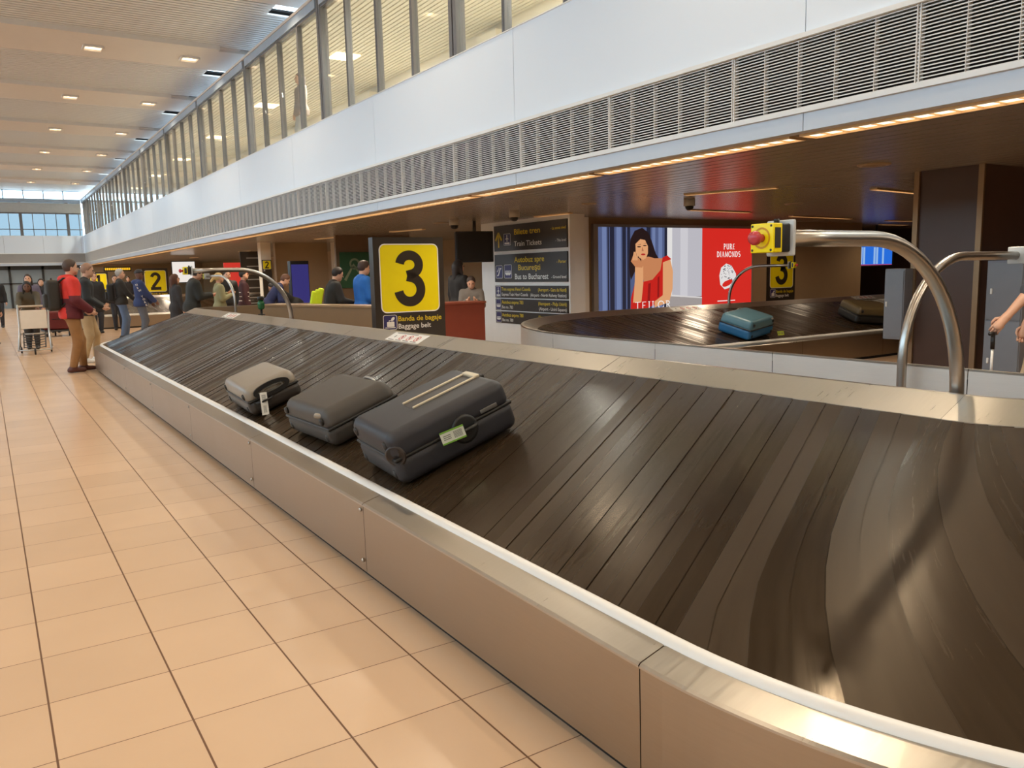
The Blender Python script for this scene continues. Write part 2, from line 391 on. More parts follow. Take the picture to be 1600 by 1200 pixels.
# windows of the gallery above the wall, one bay each
post0, bay = 9.83, 4.93
k = -3; wi = 1
while post0+k*bay < Y1-.5:
    a = post0+k*bay; b = min(a+bay, Y1)
    w = tag(empty('window_%d' % wi, (WX, a, ZB1)), kind='structure'); wi += 1
    L_ = b-a; m = MB()
    m.box(.02, .16, -.10, -.015, .012, ZR-ZB1+.06); m.box(.02, .16, .015, .10, .012, ZR-ZB1+.06)
    m.box(.05, .13, -.015, .015, .012, ZR-ZB1)
    for j in (1, 2, 3):
        y = L_*j/4; m.box(.03, .13, y-.036, y-.005, .012, ZG-ZB1); m.box(.03, .13, y+.005, y+.036, .012, ZG-ZB1); m.box(.06, .11, y-.005, y+.005, .012, ZG-ZB1)
    m.box(.03, .13, .1, L_-.1, ZG-ZB1-.04, ZG-ZB1); m.build('window_frame', FRAME_GREY, w)
    m = MB(); m.box(.0, .14, .101, L_-.101, ZG-ZB1+.001, ZR-ZB1); m.box(-.02, .3, .0, L_, ZR-ZB1, ZR-ZB1+.05, 1); m.build('window_rail', [RAIL_BLUE, BEAM], w)
    for j in range(4):
        m = MB(); y0_, y1_ = (L_*j/4+.037 if j else .101), (L_*(j+1)/4-.037 if j < 3 else L_-.101)
        m.box(.07, .082, y0_, y1_, .013, ZG-ZB1-.041); m.build('pane', GLASS, w)
    k += 1

# gallery room behind the glass
mb = MB(); GX = WX+3.6
mb.box(WX+.3, GX, Y0, Y1, ZB1-.15, ZB1-.05, 0)                      # gallery floor
mb.box(GX, GX+.1, Y0, Y1, ZB1-.15, ZC, 1)
for y in seams(Y0, Y1, 2., 6.2)[1:-1]: mb.box(GX-.25, GX, y-.35, y+.35, ZB1-.05, ZG-.1, 1)
mb.box(WX+.3, GX, Y0, Y1, ZG+.12, ZG+.2, 2)                         # gallery ceiling
for i in range(30): mb.box(WX+.32+i*.11, WX+.4+i*.11, Y0, Y1, ZG+.08, ZG+.12, 2)
mb.box(GX-.9, GX-.4, Y0, Y1, ZB1-.05, ZB1+.5, 3)                    # low dark counters along the gallery wall
mb.box(GX-.03, GX, Y0, Y1, ZB1+.9, ZB1+1.25, 4)
struct(mb, 'wall_gallery', [mat('gallery_floor', (228, 220, 204), .4), CREAM, mat('gallery_ceiling', (236, 230, 214), .5), DARK_GREY, mat('gallery_band', (206, 176, 138), .5)])

# slatted ceiling with flat lamp beams
mb = MB(); BY = [3.9+5.98*i for i in range(-2, 9)]; bw = 2.3
y = Y0
while y < Y1:
    if min(abs(y-b) for b in BY) > bw/2-.02: mb.box(XL, WX+(.05 if any(0 < y-b-bw/2 < .8 for b in BY) else .8), y, y+.105, ZC, ZC+.035)
    y += .158
mb.box(XL, WX+.05, Y0, Y1, ZC+.1, ZC+.14, 1)
for b0, b1 in zip(BY[:-1], BY[1:]): mb.box(WX+.05, WX+.8, b0+bw/2+.85, b1+bw/2, ZC+.1, ZC+.14, 1)
struct(mb, 'ceiling', [SLAT, SLAT_GAP])
for i, b in enumerate(BY):
    m = MB(); m.box(XL, WX+.75, b-bw/2+.35, b+bw/2, ZC-.05, ZC+.06); m.box(XL, WX-.25, b-bw/2-.05, b-bw/2+.16, ZC-.11, ZC+.02)
    m.box(XL, WX+.3, b-bw/2+.16, b-bw/2+.35, ZC-.0, ZC+.06)
    struct(m, 'trim_%d' % (i+2), BEAM)
# clerestory between the rail and the roof
mb = MB()
for y in seams(Y0, Y1, post0, bay/2)[1:-1]: mb.box(WX+.8, WX+.9, y-.05, y+.05, ZR, ZC+.1, 0)
mb.box(WX+.78, WX+.92, Y0, Y1, ZR, ZR+.08, 0); mb.box(WX+.78, WX+.92, Y0, Y1, ZC-.1, ZC+.1, 0)
struct(mb, 'window_40', mat('clerestory_frame', (70, 84, 108), .4))
mb = MB(); mb.box(WX+3.6, WX+3.7, Y0, Y1, ZC, ZC+1.2); mb.box(WX+.3, WX+3.7, Y0, Y1, ZG+.2, ZG+.26); struct(mb, 'trim_14', PALE_FASCIA)

# far end wall with its own fascia, glass and clerestory
mb = MB()
for x in [XL+i*2.05 for i in range(8)]:
    x1 = min(x+2.05, WX)
    mb.box(x+.004, x1-.004, Y1, Y1+.12, ZB0+.03, ZB1, 0)
mb.box(XL, WX, Y1+.02, Y1+.3, ZS, ZB1-.01, 2); mb.box(XL, WX, Y1, Y1+.12, ZS, 2.675, 1)
mb.box(XL, WX, Y1-.03, Y1+.14, 2.675, 2.712, 3); mb.box(XL, WX, Y1-.03, Y1+.14, ZB0, ZB0+.036, 3)
for i in range(14): mb.box(XL, WX, Y1+.004, Y1+.04, 2.72+i*.037, 2.737+i*.037, 4)
mb.box(XL, WX, Y1, Y1+.3, ZG, ZR+.05, 5)
struct(mb, 'wall_far', [WHITE_PANEL, PALE_FASCIA, LOUVRE_BACK, WHITE_TRIM, LOUVRE, RAIL_BLUE])
w = tag(empty('window_41', (0, Y1, ZB1)), kind='structure'); m = MB()
for i in range(22):
    x = WX-.15-i*.62; t = .16 if i % 4 == 1 else .035
    m.box(x-t/2, x+t/2, .04, .16, .0, ZG-ZB1)
m.box(XL, WX, .05, .14, .36, .4); m.box(XL, WX, .05, .14, 1.3, 1.38)
m.build('window_frame', FRAME_GREY, w); m = MB(); m.box(XL, WX, .09, .1, 0, ZG-ZB1); m.build('pane', TINT, w)
m = MB(); m.box(XL, WX, -.01, .03, 1.38, 1.95); m.build('blind', mat('grey_blind', (176, 176, 172), .8), w)
w = tag(empty('window_42', (0, Y1, ZR)), kind='structure'); m = MB()
for i in range(14): m.box(WX-.9-i*1.05-.03, WX-.9-i*1.05+.03, .1, .2, .05, ZC-ZR+.1)
m.box(XL, WX+.4, .1, .2, ZC-ZR-.02, ZC-ZR+.14); m.build('window_frame', RAIL_BLUE, w)
m = MB(); m.box(XL, WX, .14, .15, .05, ZC-ZR); m.build('pane', GLASS, w)
w = tag(empty('window_43', (0, Y1+.5, 0)), kind='structure'); m = MB()
for i in range(9): m.box(4.9-i*1.75-.06, 4.9-i*1.75+.06, 0, .14, 0, ZS)
m.box(XL, 5.2, 0, .12, 1.45, 1.52); m.box(XL, 5.2, 0, .12, 2.3, ZS); m.build('window_frame', DARK_GREY, w)
m = MB(); m.box(XL, 5.2, .05, .06, 0, 2.3); m.build('pane', FROST, w)

# the near end, the daylight side, and rooms under the gallery
mb = MB(); mb.box(XL, XR, Y0-.2, Y0, 0, ZC+.1); struct(mb, 'wall_near', CREAM)
mb = MB(); mb.box(XL-.2, XL, Y0, 64, 0, 3.9); mb.box(XL-.2, XL, Y0, 64, ZC-.05, ZC+.1); struct(mb, 'wall_left', WHITE_PANEL)
w = tag(empty('window_44', (XL-.1, 0, 3.9)), kind='structure'); m = MB()
for y in seams(Y0, Y1, post0, bay/2): m.box(-.05, .05, y-.04, y+.04, 0, ZC-3.95)
m.build('window_frame', FRAME_GREY, w); m = MB(); m.box(-.006, .006, Y0, Y1, 0, ZC-3.95); m.build('pane', GLASS, w)

mb = MB(); x = WX+.3
while x < XR:
    mb.box(x+.014, x+.186, Y0, Y1+2, ZS, ZS+.012, 0); x += .2
mb.box(WX+.12, XR, Y0, Y1+2, ZS+.02, ZS+.05, 1); mb.box(WX+.12, WX+.3, Y0, Y1, ZS, ZS+.012, 0)
mb.box(XL, WX+.12, Y1+.3, 64, ZS, ZS+.05, 0)
struct(mb, 'ceiling_soffit', [SOFFIT, SLAT_GAP])
mb = MB(); mb.box(WX+.14, XR, Y0, Y1, ZS+.06, ZS+.1); mb.box(XR, XR+.1, Y0, 64, 0, ZS+.1); struct(mb, 'wall_back', DARK_WALL)
mb = MB(); mb.box(10.2, 19.3, 13., 13.2, 0, ZS); struct(mb, 'wall_advert', TAN_WALL)
mb = MB(); mb.box(9.2, 9.55, 12.2, 15.4, 0, ZS); mb.box(9.55, 10.2, 12.9, 13.1, 0, ZS); struct(mb, 'wall_signs', mat('white_tile_wall', (244, 242, 236), .4, noise=.04))
mb = MB(); mb.box(12.5, 12.7, 15.4, Y1+2, 0, ZS); mb.box(5.25, 12.5, 57.6, 57.8, 0, ZS); mb.box(XL, XR, 64, 64.1, 0, ZS); struct(mb, 'wall_side', TAN_WALL)
mb = MB(); mb.box(9.6, 12.5, 15.3, 15.45, 0, ZS); struct(mb, 'wall_recess', mat('brown_recess', (140, 110, 76), .6))
mb = MB(); mb.box(7.59, 9.25, 25., 25.2, 0, ZS); mb.box(7.0, 7.3, 24.5, 24.8, 0, ZS, 1); mb.box(9.25, 9.5, 24.4, 24.7, 0, ZS, 1)
struct(mb, 'wall_partition', [TAN_WALL, CREAM])
mb = MB(); mb.box(9.2, 9.8, 20.2, 20.4, 0, ZS); mb.box(7.7, 9.2, 20.2, 20.3, 0, ZS); struct(mb, 'wall_notice', mat('brown_notice_wall', (120, 96, 72), .5))
mb = MB(); mb.box(9.2, 10.2, 4.74, 5.52, 0, ZS, 0)
for y in (5.47, 4.74): mb.box(9.17, 9.21, y, y+.06, 0, ZS, 1)
struct(mb, 'wall_column', [DARK_WALL, mat('bronze_edge', (150, 122, 92), .35, metal=.6)])
mb = MB(); mb.box(13.2, 13.4, -4, 6.6, 0, ZS); struct(mb, 'wall_brown', DARK_WALL)

# ------------------------------------------------------------------ baggage carousels
def path_pts(segs, step=.12):
    """segments -> list of (x, y, nx, ny, s); normals point to the passengers"""
    out = []; s = 0.
    for g in segs:
        if g[0] == 'line':
            (x0, y0), (x1, y1), nrm = g[1:]; L_ = math.hypot(x1-x0, y1-y0); n = max(1, int(L_/.25))
            for i in range(n+1):
                t = i/n; out.append((x0+(x1-x0)*t, y0+(y1-y0)*t, *nrm, s+L_*t))
            s += L_
        else:
            (cx, cy), r, a0, a1, sg, rs = g[1:]; n = 36; L_ = abs(math.radians(a1-a0))*rs
            for i in range(n+1):
                a = math.radians(a0+(a1-a0)*i/n); c, q = math.cos(a), math.sin(a)
                out.append((cx+r*c, cy+r*q, sg*c, sg*q, s+L_*i/n))
            s += L_
    return out
def sweep(mb, P, prof, mi=0, smooth=False, flip=False):
    n = len(prof); V = [(x+nx*d, y+ny*d, z) for x, y, nx, ny, s in P for d, z in prof]
    F = []
    for i in range(len(P)-1):
        if math.hypot(P[i][0]-P[i+1][0], P[i][1]-P[i+1][1]) < 1e-6: continue
        for j in range(n-1):
            q = (i*n+j, i*n+j+1, (i+1)*n+j+1, (i+1)*n+j); F.append(tuple(reversed(q)) if flip else q)
    mb.add(V, F, mi, smooth); return mb
def cut_at(P, gaps, half=.0025):
    """split a sampled path at the given run lengths, leaving a thin joint"""
    runs = []; cur = []
    def interp(a, b, s):
        t = (s-a[4])/max(b[4]-a[4], 1e-9); return tuple(a[i]+(b[i]-a[i])*t for i in range(5))
    gaps = sorted(gaps); gi = 0
    for i, p in enumerate(P):
        while gi < len(gaps) and cur and p[4] > gaps[gi]:
            a = cur[-1]; cur.append(interp(a, p, max(gaps[gi]-half, a[4]))); runs.append(cur)
            cur = [interp(a, p, min(gaps[gi]+half, p[4]))]; gi += 1
        cur.append(p)
    runs.append(cur); return runs
def carousel(name, label, segs, ridge, inner, low, flip, joints, skew_sign=1, back=None):
    P = path_pts(segs); root = thing(name, label, 'carousel', (P[0][0], P[0][1], 0))
    off = Vector((-P[0][0], -P[0][1], 0))
    def put(m, nm, mats):
        o = m.build(nm, mats, root); o.data.transform(Matrix.Translation(off)); return o
    # belt with one lapped plate per pitch
    prng = random.Random(5); d0, d1 = .16, 1.50; nd = 9; m = MB(); uv = []
    s = P[0][4]; S = np.array([p[4] for p in P])
    keep = np.concatenate([[True], np.diff(S) > 1e-6]); A = np.array(P)[keep]
    def at(sv): return [np.interp(sv, A[:, 4], A[:, i]) for i in range(4)]
    Smax = A[-1, 4]; k = 0; q = -SKEW*1.4
    while q < Smax+SKEW*1.4:
        ns = 4; rows = []; tilt = prng.uniform(-.002, .002)
        for i in range(ns+1):
            row = []
            for j in range(nd+1):
                t = j/nd; d = d0+(d1-d0)*t; sv = q+PITCH*i/ns-SKEW*skew_sign*(d-d0)
                sv = min(max(sv, 0), Smax); x, y, nx, ny = at(sv); l = math.hypot(nx, ny); nx /= l; ny /= l
                z = inner+(low-inner)*t+.0022*(1-i/ns)+tilt*(i/ns-.5)
                row.append(((x+nx*d, y+ny*d, z), (sv, (d-d0)*skew_sign)))
            rows.append(row)
        V = [c[0] for r_ in rows for c in r_]; U = [c[1] for r_ in rows for c in r_]; w_ = nd+1
        F = [(i*w_+j, i*w_+j+1, (i+1)*w_+j+1, (i+1)*w_+j) for i in range(ns) for j in range(nd)]
        if flip: F = [tuple(reversed(f)) for f in F]
        m.add(V, F, 0, True); uv += U
        q += PITCH
    o = put(m, 'belt', BELT); ul = o.data.uv_layers.new(name='UVMap')
    vi = np.empty(len(o.data.loops), int); o.data.loops.foreach_get('vertex_index', vi)
    ul.data.foreach_set('uv', np.array(uv, dtype=np.float32)[vi].ravel())
    put(sweep(MB(), P, [(.15, inner-.03), (1.52, low-.03)], flip=flip), 'belt_bed', PLINTH)
    m = MB()
    for run in cut_at(P, joints): sweep(m, run, [(-.03, ridge-.06), (-.03, ridge), (0, ridge), (.158, inner+.004), (.16, inner-.03)], flip=flip)
    put(m, 'rim', STEEL_LEDGE)
    m = MB()
    for run in cut_at(P, joints): sweep(m, run, [(-.035, 0.), (-.035, ridge-.012)], flip=flip)
    put(m, 'back_panel', back or STEEL)
    put(sweep(MB(), P, [(-.022, .0), (-.022, ridge-.06)], flip=flip), 'back_core', PLINTH)
    put(sweep(MB(), P, [(1.505, low-.03), (1.508, low+.008), (1.52, low+.014), (1.545, low+.008), (1.55, low-.012)], smooth=True, flip=flip), 'bumper_strip', STRIP)
    m = MB()
    for run in cut_at(P, joints): sweep(m, run, [(1.535, low-.006), (1.642, low-.036), (1.65, low-.043), (1.65, low-.05)], flip=flip)
    put(m, 'ledge', STEEL_LEDGE)
    m = MB()
    for run in cut_at(P, joints): sweep(m, run, [(1.646, low-.049), (1.642, .045), (1.62, .04)], flip=flip)
    put(m, 'side_panel', STEEL)
    put(sweep(MB(), P, [(1.632, low-.05), (1.61, .05), (1.605, .0)], flip=flip), 'plinth', PLINTH)
    return root, off
LA = 4.5-.0
arcA = PI/2*1.2
segA = [('line', (4.4, 1.23), (3.5, 1.23), (0, -1)), ('arc', (3.5, 1.63), .4, 270, 180, 1, 1.2), ('line', (3.1, 1.63), (3.1, 15.1), (-1, 0)),
        ('arc', (3.5, 15.1), .4, 180, 90, 1, 1.2), ('line', (3.5, 15.5), (6.6, 15.5), (0, 1))]
sA = .9+arcA          # run length at the start of the long straight
jA = [.9]+[sA+2.0*i for i in range(0, 7)]+[sA+13.47, sA+13.47+arcA, sA+13.47+arcA+2]
carA, offA = carousel('baggage_carousel', 'long sloped baggage carousel in the foreground carrying three suitcases', segA, .993, .917, .434, False, jA)
for i, s in enumerate([1, 2, 3, 4, 5]):
    for z in (.36, .1):
        m = MB(); m.lathe(frame((1.452, 1.66+2*s, z), (0, -1, 0), (0, 0, 1)), [(.011, 0), (.011, .004), (.005, .008), (0.001, .009)], 10)
        o = m.build('screw', TUBE, carA); o.data.transform(Matrix.Translation(offA))
segB = [('line', (4.62, 1.3), (4.62, 5.9), (1, 0)), ('arc', (8.02, 5.9), 3.4, 180, 90, -1, 3.6), ('line', (8.02, 9.3), (15.8, 9.3), (0, -1))]
jB = [1.1, 2.45, 3.64, 4.6+.56, 4.6+2.4, 4.6+3.9, 4.6+3.6*PI/2, 4.6+3.6*PI/2+2, 4.6+3.6*PI/2+4]
carB, offB = carousel('baggage_carousel', 'brown curved baggage carousel behind with a blue suitcase on it', segB, .9, .83, .434, True, jB, -1, steel_material('satin_steel', (222, 219, 212), .55))
dy = 28.95
segC = [('line', (9.5, 1.23+dy), (3.5, 1.23+dy), (0, -1)), ('arc', (3.5, 1.63+dy), .4, 270, 180, 1, 1.2), ('line', (3.1, 1.63+dy), (3.1, 14+dy), (-1, 0))]
carC, offC = carousel('baggage_carousel', 'far baggage carousel with steel front near the yellow number two', segC, .993, .917, .434, False, [1, 2.5, 4, 6., 6+arcA])

def sticker(parent, off, O, u, v, w, h):
    """white notice with three red prohibition rings"""
    M = frame(O, u, v); m = MB(); m.poly(M, [(-w/2, -h/2), (w/2, -h/2), (w/2, h/2), (-w/2, h/2)], .0005, .002, 0)
    for i in range(4):
        cx = -w/2+w*(.16+.22*i)
        if i:
            m.ribbon(M, ell(cx, -h*.02, h*.26, h*.26, 18), h*.06, .002, .003, 1, True); m.ribbon(M, [(cx-h*.17, h*.15), (cx+h*.17, -h*.19)], h*.06, .002, .0034, 1)
        m.poly(M, ell(cx, -h*.0, h*.08, h*.13, 10), .002, .0027, 2); m.poly(M, [(cx-w*.08, -h*.42), (cx+w*.08, -h*.42), (cx+w*.08, -h*.36), (cx-w*.08, -h*.36)], .002, .0027, 2)
    m.ribbon(M, [(-w*.42, h*.4), (w*.2, h*.4)], h*.06, .002, .0027, 2)
    o = m.build('warning_sticker', [WHITE, RED_PAINT, SIGN_DARK], parent); o.data.transform(Matrix.Translation(off))
    o['label'] = 'white notice with red prohibition rings'
ra = math.atan2(.076, .158)
for y in (6.35, 12.3): sticker(carA, offA, (3.1-.08, y, .993-.036), (0, -1, 0), (math.cos(ra), 0, math.sin(ra)), .66, .135)
rb = math.atan2(.07, .158)
for x in (9.2, 13.8): sticker(carB, offB, (x, 9.3-.08, .9-.031), (1, 0, 0), (0, math.cos(rb), math.sin(rb)), .62, .13)

# ------------------------------------------------------------------ emergency stop arches
def estop(label, base, ux, reach, top, rad, r=.027, z0=0., box=True, face=1, sc=1.):
    """tube rising at base and bending over horizontally along ux to a yellow stop box"""
    root = thing('emergency_stop_arch', label, 'emergency stop', (*base, 0)); ux = Vector(ux).normalized(); Z = Vector((0, 0, 1))
    pts = [Z*z0, Z*.4, Z*(top-rad)]
    pts += [ux*(rad-rad*math.cos(a))+Z*(top-rad+rad*math.sin(a)) for a in [PI/2*i/16 for i in range(1, 17)]]
    pts += [ux*(rad+(reach-rad)*.5)+Z*top, ux*reach+Z*top]
    m = MB(); m.tube(pts, r, 18); m.build('pole', TUBE, root)
    m = MB(); m.lathe(T(0, 0, z0), [(r*2.4, 0), (r*2.4, .01), (r*1.3, .016), (r*1.3, .05), (r*1.02, .055)], 18); m.build('base_collar', TUBE, root)
    if box:
        M = frame(ux*reach+Z*top, Z.cross(ux), Z)            # local z points along ux
        m = MB(); m.rbox(M @ T(0, 0, .008), .108*sc, .112*sc, .012, .006, 2); m.build('mounting_plate', mat('plate_grey', (190, 192, 190), .4), root)
        m = MB(); m.rbox(M @ T(0, 0, .035), .085*sc, .088*sc, .042, .006, 2); m.build('enclosure_back', BLACK, root)
        m = MB(); m.rbox(M @ T(0, 0, .077), .088*sc, .09*sc, .044, .004, 2)
        for a in (-1, 1):
            for b in (-1, 1): m.lathe(M @ T(a*.036*sc, b*.037*sc, .099), [(.004, 0), (.004, .001), (.001, .0012)], 8, 1)
        m.ribbon(M @ T(0, 0, .0991), ell(0, 0, .03, .03, 20, 200, 520), .006, 0, .0005, 2)
        cv = m.build('enclosure_cover', [YELLOW, SIGN_DARK, mat('stop_ring', (205, 150, 20), .4)], root); cv['label'] = 'yellow cover'
        for sd in (-1, 1): m = MB(); m.obox(M @ T(sd*.0445*sc, 0, .078) @ R(PI/2, 'Y'), .026, .062*sc, .002); m.build('rating_label', DARK_GREY, root)
        m = MB(); m.lathe(M @ T(0, 0, .099), [(.013, 0), (.013, .014), (.012, .016), (.018, .018), (.0215, .024), (.0215, .036), (.018, .043), (.008, .047), (.001, .0475)], 20); m.build('stop_button', mat('red_button', (190, 60, 68), .25), root)
        m = MB(); m.tube([M @ Vector((0, .045*sc, .03)), M @ Vector((0, .06*sc, .03))], .009, 10); m.build('cable_gland', BLACK, root)
    return root
estop('steel tube arch leaning over the front belt, yellow stop box with red button facing out', (3.21, 1.72), (-1, 0, 0), 1.07, 1.585, .6)
estop('brass-toned steel tube arch bending away, its grey plate seen from behind', (4.50, 2.74), (1, 0, 0), 1.25, 1.53, .62)
estop('long steel tube arch behind the front carousel beside the green beacon', (3.22, 10.1), (-1, 0, 0), 1.15, 1.60, .62)
estop('short slim steel tube arch at the far end of the front carousel', (3.86, 15.35), (-.25, 1, 0), 1.0, 1.55, .5, .024)
estop('thin steel tube arch in front of the diamond ring poster', (10.4, 9.42), (.2, -1, 0), 1.05, 1.50, .55, .024)

# green beacon on the ridge of the front carousel
t = thing('beacon_lamp', 'small green beacon on a black stem behind the belt', 'beacon', (3.23, 11.45, 0))
m = MB(); m.tube([(0, 0, 0), (0, 0, 1.06)], .016, 10); m.lathe(T(0, 0, .985), [(.05, 0), (.05, .01), (.016, .014)], 14); m.build('stem', BLACK, t)
m = MB(); m.lathe(T(0, 0, 1.06), [(.03, 0), (.047, .02), (.05, .09), (.03, .13)], 16); m.build('lens', mat('green_lens', (24, 92, 52), .25), t)
m = MB(); m.lathe(T(0, 0, 1.19), [(.045, 0), (.045, .05), (.01, .055)], 16); m.build('cap', BLACK, t)

# ------------------------------------------------------------------ suitcases
SL = math.atan2(.917-.434, 1.34)
def on_belt(x, y, yaw=0., lift=0.):
    z = .434+math.tan(SL)*(3.1-1.5-x)*-1
    return T(x, y, z+.006) @ R(-SL, 'Y') @ R(yaw, 'Z') @ T(0, 0, lift)
def label_tag(m, M, w, h, body, edge=None):
    m.poly(M, [(0, 0), (w, 0), (w, h), (0, h)], 0, .0015, 0)
    for i in range(9): m.poly(M, [(w*(.55+.04*i), h*.2), (w*(.55+.04*i+.018), h*.2), (w*(.55+.04*i+.018), h*.8), (w*(.55+.04*i), h*.8)], .0015, .002, 1)
    for i in range(3): m.poly(M, [(w*.1, h*(.3+.16*i)), (w*.42, h*(.3+.16*i)), (w*.42, h*(.36+.16*i)), (w*.1, h*(.36+.16*i))], .0015, .002, 1)
def suitcase(label, M, L, W, H, col_top, col_low, style, taper=.0, rough=.5):
    """hard case lying flat: x up the slope, y along the belt, z off the belt; rests on local z = 0"""
    root = thing('suitcase', label, 'suitcase', M.translation); root.rotation_euler = M.to_euler()
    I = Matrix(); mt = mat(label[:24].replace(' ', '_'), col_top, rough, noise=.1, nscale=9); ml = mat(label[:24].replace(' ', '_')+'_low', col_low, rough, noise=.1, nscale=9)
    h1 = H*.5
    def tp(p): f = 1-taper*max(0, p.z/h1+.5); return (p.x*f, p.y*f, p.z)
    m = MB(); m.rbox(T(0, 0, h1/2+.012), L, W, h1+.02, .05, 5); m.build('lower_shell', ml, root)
    m = MB(); m.rbox(T(0, 0, h1+.006+h1/2), L, W, h1+.02, .055, 5, 0, tp)
    if style != 'rails':
        for k in range(-2, 3): m.rbox(T(0, k*W*.15, H+.001), L*.62, .02, .012, .005, 2)
    m.build('upper_shell', mt, root)
    m = MB(); m.rbox(T(0, 0, h1+.012), L-.004, W-.004, .02, .009, 3); m.build('zip_band', BLACK, root)
    for i, (a, b) in enumerate(((-1, -1), (-1, 1))):
        for z in (.06, H-.05):
            m = MB(); m.lathe(T(a*L/2*.99, b*(W/2-.075), z) @ R(-PI/2, 'Y'), [(.024, -.01), (.024, .004), (.016, .009)], 14); m.build('wheel', BLACK, root)
    def handle(M2, l, h=.03, r=.011, mm=BLACK, name='handle'):
        m = MB(); m.tube([M2 @ Vector(p) for p in ((-l/2, 0, 0), (-l/2+.01, 0, h*.8), (-l/2+.04, 0, h), (l/2-.04, 0, h), (l/2-.01, 0, h*.8), (l/2, 0, 0))], r, 8); return m.build(name, mm, root)
    side = frame((0, -W/2, h1), (1, 0, 0), (0, 0, 1))        # the face towards the camera
    if style == 'rails':
        m = MB(); m.rbox(T(L*.13, 0, H+.012), L*.56, W*.30, .01, .004, 2); m.build('handle_well', mat('well_grey', (58, 56, 58), .5), root)
        for y in (-.075, .06):
            m = MB(); m.rbox(T(L*.14, y, H+.02), L*.56, .016, .012, .004, 2); o = m.build('telescopic_rail', mat('rail_cream', (206, 194, 168), .35, metal=.3), root); o['label'] = 'cream rail'
        m = MB(); m.rbox(T(L*.42, -.008, H+.02), .035, .15, .02, .007, 2); o = m.build('telescopic_grip', mat('rail_cream', (206, 194, 168)), root); o['label'] = 'cream grip'
        m = MB(); m.rbox(T(L*.475, .0, H-.005), .03, .12, .03, .008, 2); m.build('grip_socket', BLACK, root)
        m = MB(); m.lathe(side @ T(.05, .0, -.002), [(.075, 0), (.075, .008), (.06, .01)], 22); m.build('handle_recess', BLACK, root)
        handle(side @ T(.05, 0, 0), .13, .03)
        m = MB(); m.rbox(side @ T(L*.3, .04, .002), .1, .022, .006, .003, 2); o = m.build('badge', mat('badge_grey', (120, 118, 116), .3, metal=.6), root); o['label'] = 'grey oblong badge'
        m = MB(); m.lathe(frame((-L/2+.024, -W/2+.024, H*.62), (.7, -.7, 0), (0, 0, 1)) @ T(0, 0, -.008), [(.052, 0), (.056, .012), (.045, .018), (.04, .012), (.001, .01)], 20); m.build('corner_guard', mat('guard_brown', (44, 34, 28), .4), root)
        m = MB(); label_tag(m, side @ T(-.10, -.01, .035) @ R(-.25, 'Y'), .125, .06, 0)
        o = m.build('luggage_tag', [mat('tag_paper', (214, 216, 200), .6), mat('tag_print', (90, 92, 88), .6)], root); o['label'] = 'white tag with green edge'
        m2 = MB(); m2.ribbon(side @ T(-.10, -.01, .0365) @ R(-.25, 'Y'), [(0, .0), (.125, 0)], .008, 0, .002); m2.ribbon(side @ T(-.10, -.01, .0365) @ R(-.25, 'Y'), [(0, .06), (.125, .06)], .008, 0, .002)
        g = m2.build('tag_edge', mat('tag_green', (120, 168, 60), .6), o)
    elif style == 'oval':
        m = MB(); M2 = side @ T(.0, h1*.52, .0)
        m.ribbon(M2 @ T(0, 0, -.01), ell(0, 0, .13, .038, 26), .03, 0, .02, 0, True); m.build('handle_ring', BLACK, root)
        m = MB(); m.ribbon(M2, ell(0, 0, .085, .016, 22), .012, 0, .012, 0, True); o = m.build('handle', mat('chrome_trim', (190, 188, 184), .25, metal=.9), root)
        m = MB(); m.tube([side @ Vector((-L*.38, -.005, .0)), side @ Vector((-L*.3, -.01, .03)), side @ Vector((-L*.1, -.01, .03)), side @ Vector((-.02, -.005, .0))], .008, 8); m.build('side_handle', BLACK, root)
        m = MB(); label_tag(m, side @ T(-.1, -.12, .03) @ R(.35, 'Y') @ R(1.25, 'Z'), .17, .06, 0); o = m.build('luggage_tag', [mat('tag_white', (225, 222, 214), .6), mat('tag_print', (90, 92, 88), .6)], root); o['label'] = 'white paper airline tag'
    else:
        m = MB(); m.rbox(T(-L/2+.03, -W/2+.1, H-.03) @ R(.9, 'Z') @ R(.5, 'X'), .03, .1, .03, .012, 3); o = m.build('corner_latch', mat('latch_grey', (150, 142, 130), .3, metal=.5), root); o['label'] = 'pale corner latch'
        o = handle(T(L/2-.04, -W*.15, H-.02) @ R(PI/2, 'Z'), .15, .035, .008, mat('handle_pale', (170, 166, 158), .3, metal=.5)); o['label'] = 'pale handle'
        handle(side @ T(0, 0, 0), .15, .03)
        m = MB(); m.rbox(side @ T(L*.36, -.02, .01), .06, .025, .02, .006, 2); m.build('lock', mat('latch_grey', (150, 142, 130)), root)
    return root
def belt_M(x, y, yaw):
    z = .434+(.917-.434)/1.34*(x-1.6)
    return T(x, y, z+.012) @ R(-SL, 'Y') @ R(yaw, 'Z')
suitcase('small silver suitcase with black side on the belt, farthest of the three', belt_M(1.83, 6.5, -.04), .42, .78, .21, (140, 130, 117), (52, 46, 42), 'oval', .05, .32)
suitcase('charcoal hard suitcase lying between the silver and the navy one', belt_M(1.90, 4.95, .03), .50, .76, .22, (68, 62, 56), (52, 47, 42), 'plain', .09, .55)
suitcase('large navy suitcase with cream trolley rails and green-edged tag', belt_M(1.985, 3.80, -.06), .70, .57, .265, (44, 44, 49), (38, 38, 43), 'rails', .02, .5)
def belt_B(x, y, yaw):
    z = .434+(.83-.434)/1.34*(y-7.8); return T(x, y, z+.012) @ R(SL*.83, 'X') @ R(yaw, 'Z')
bl = suitcase('bright blue hard suitcase lying on the curved brown carousel', belt_B(9.3, 8.12, PI/2+.25), .52, .74, .27, (82, 122, 136), (40, 104, 150), 'plain', .06, .4)
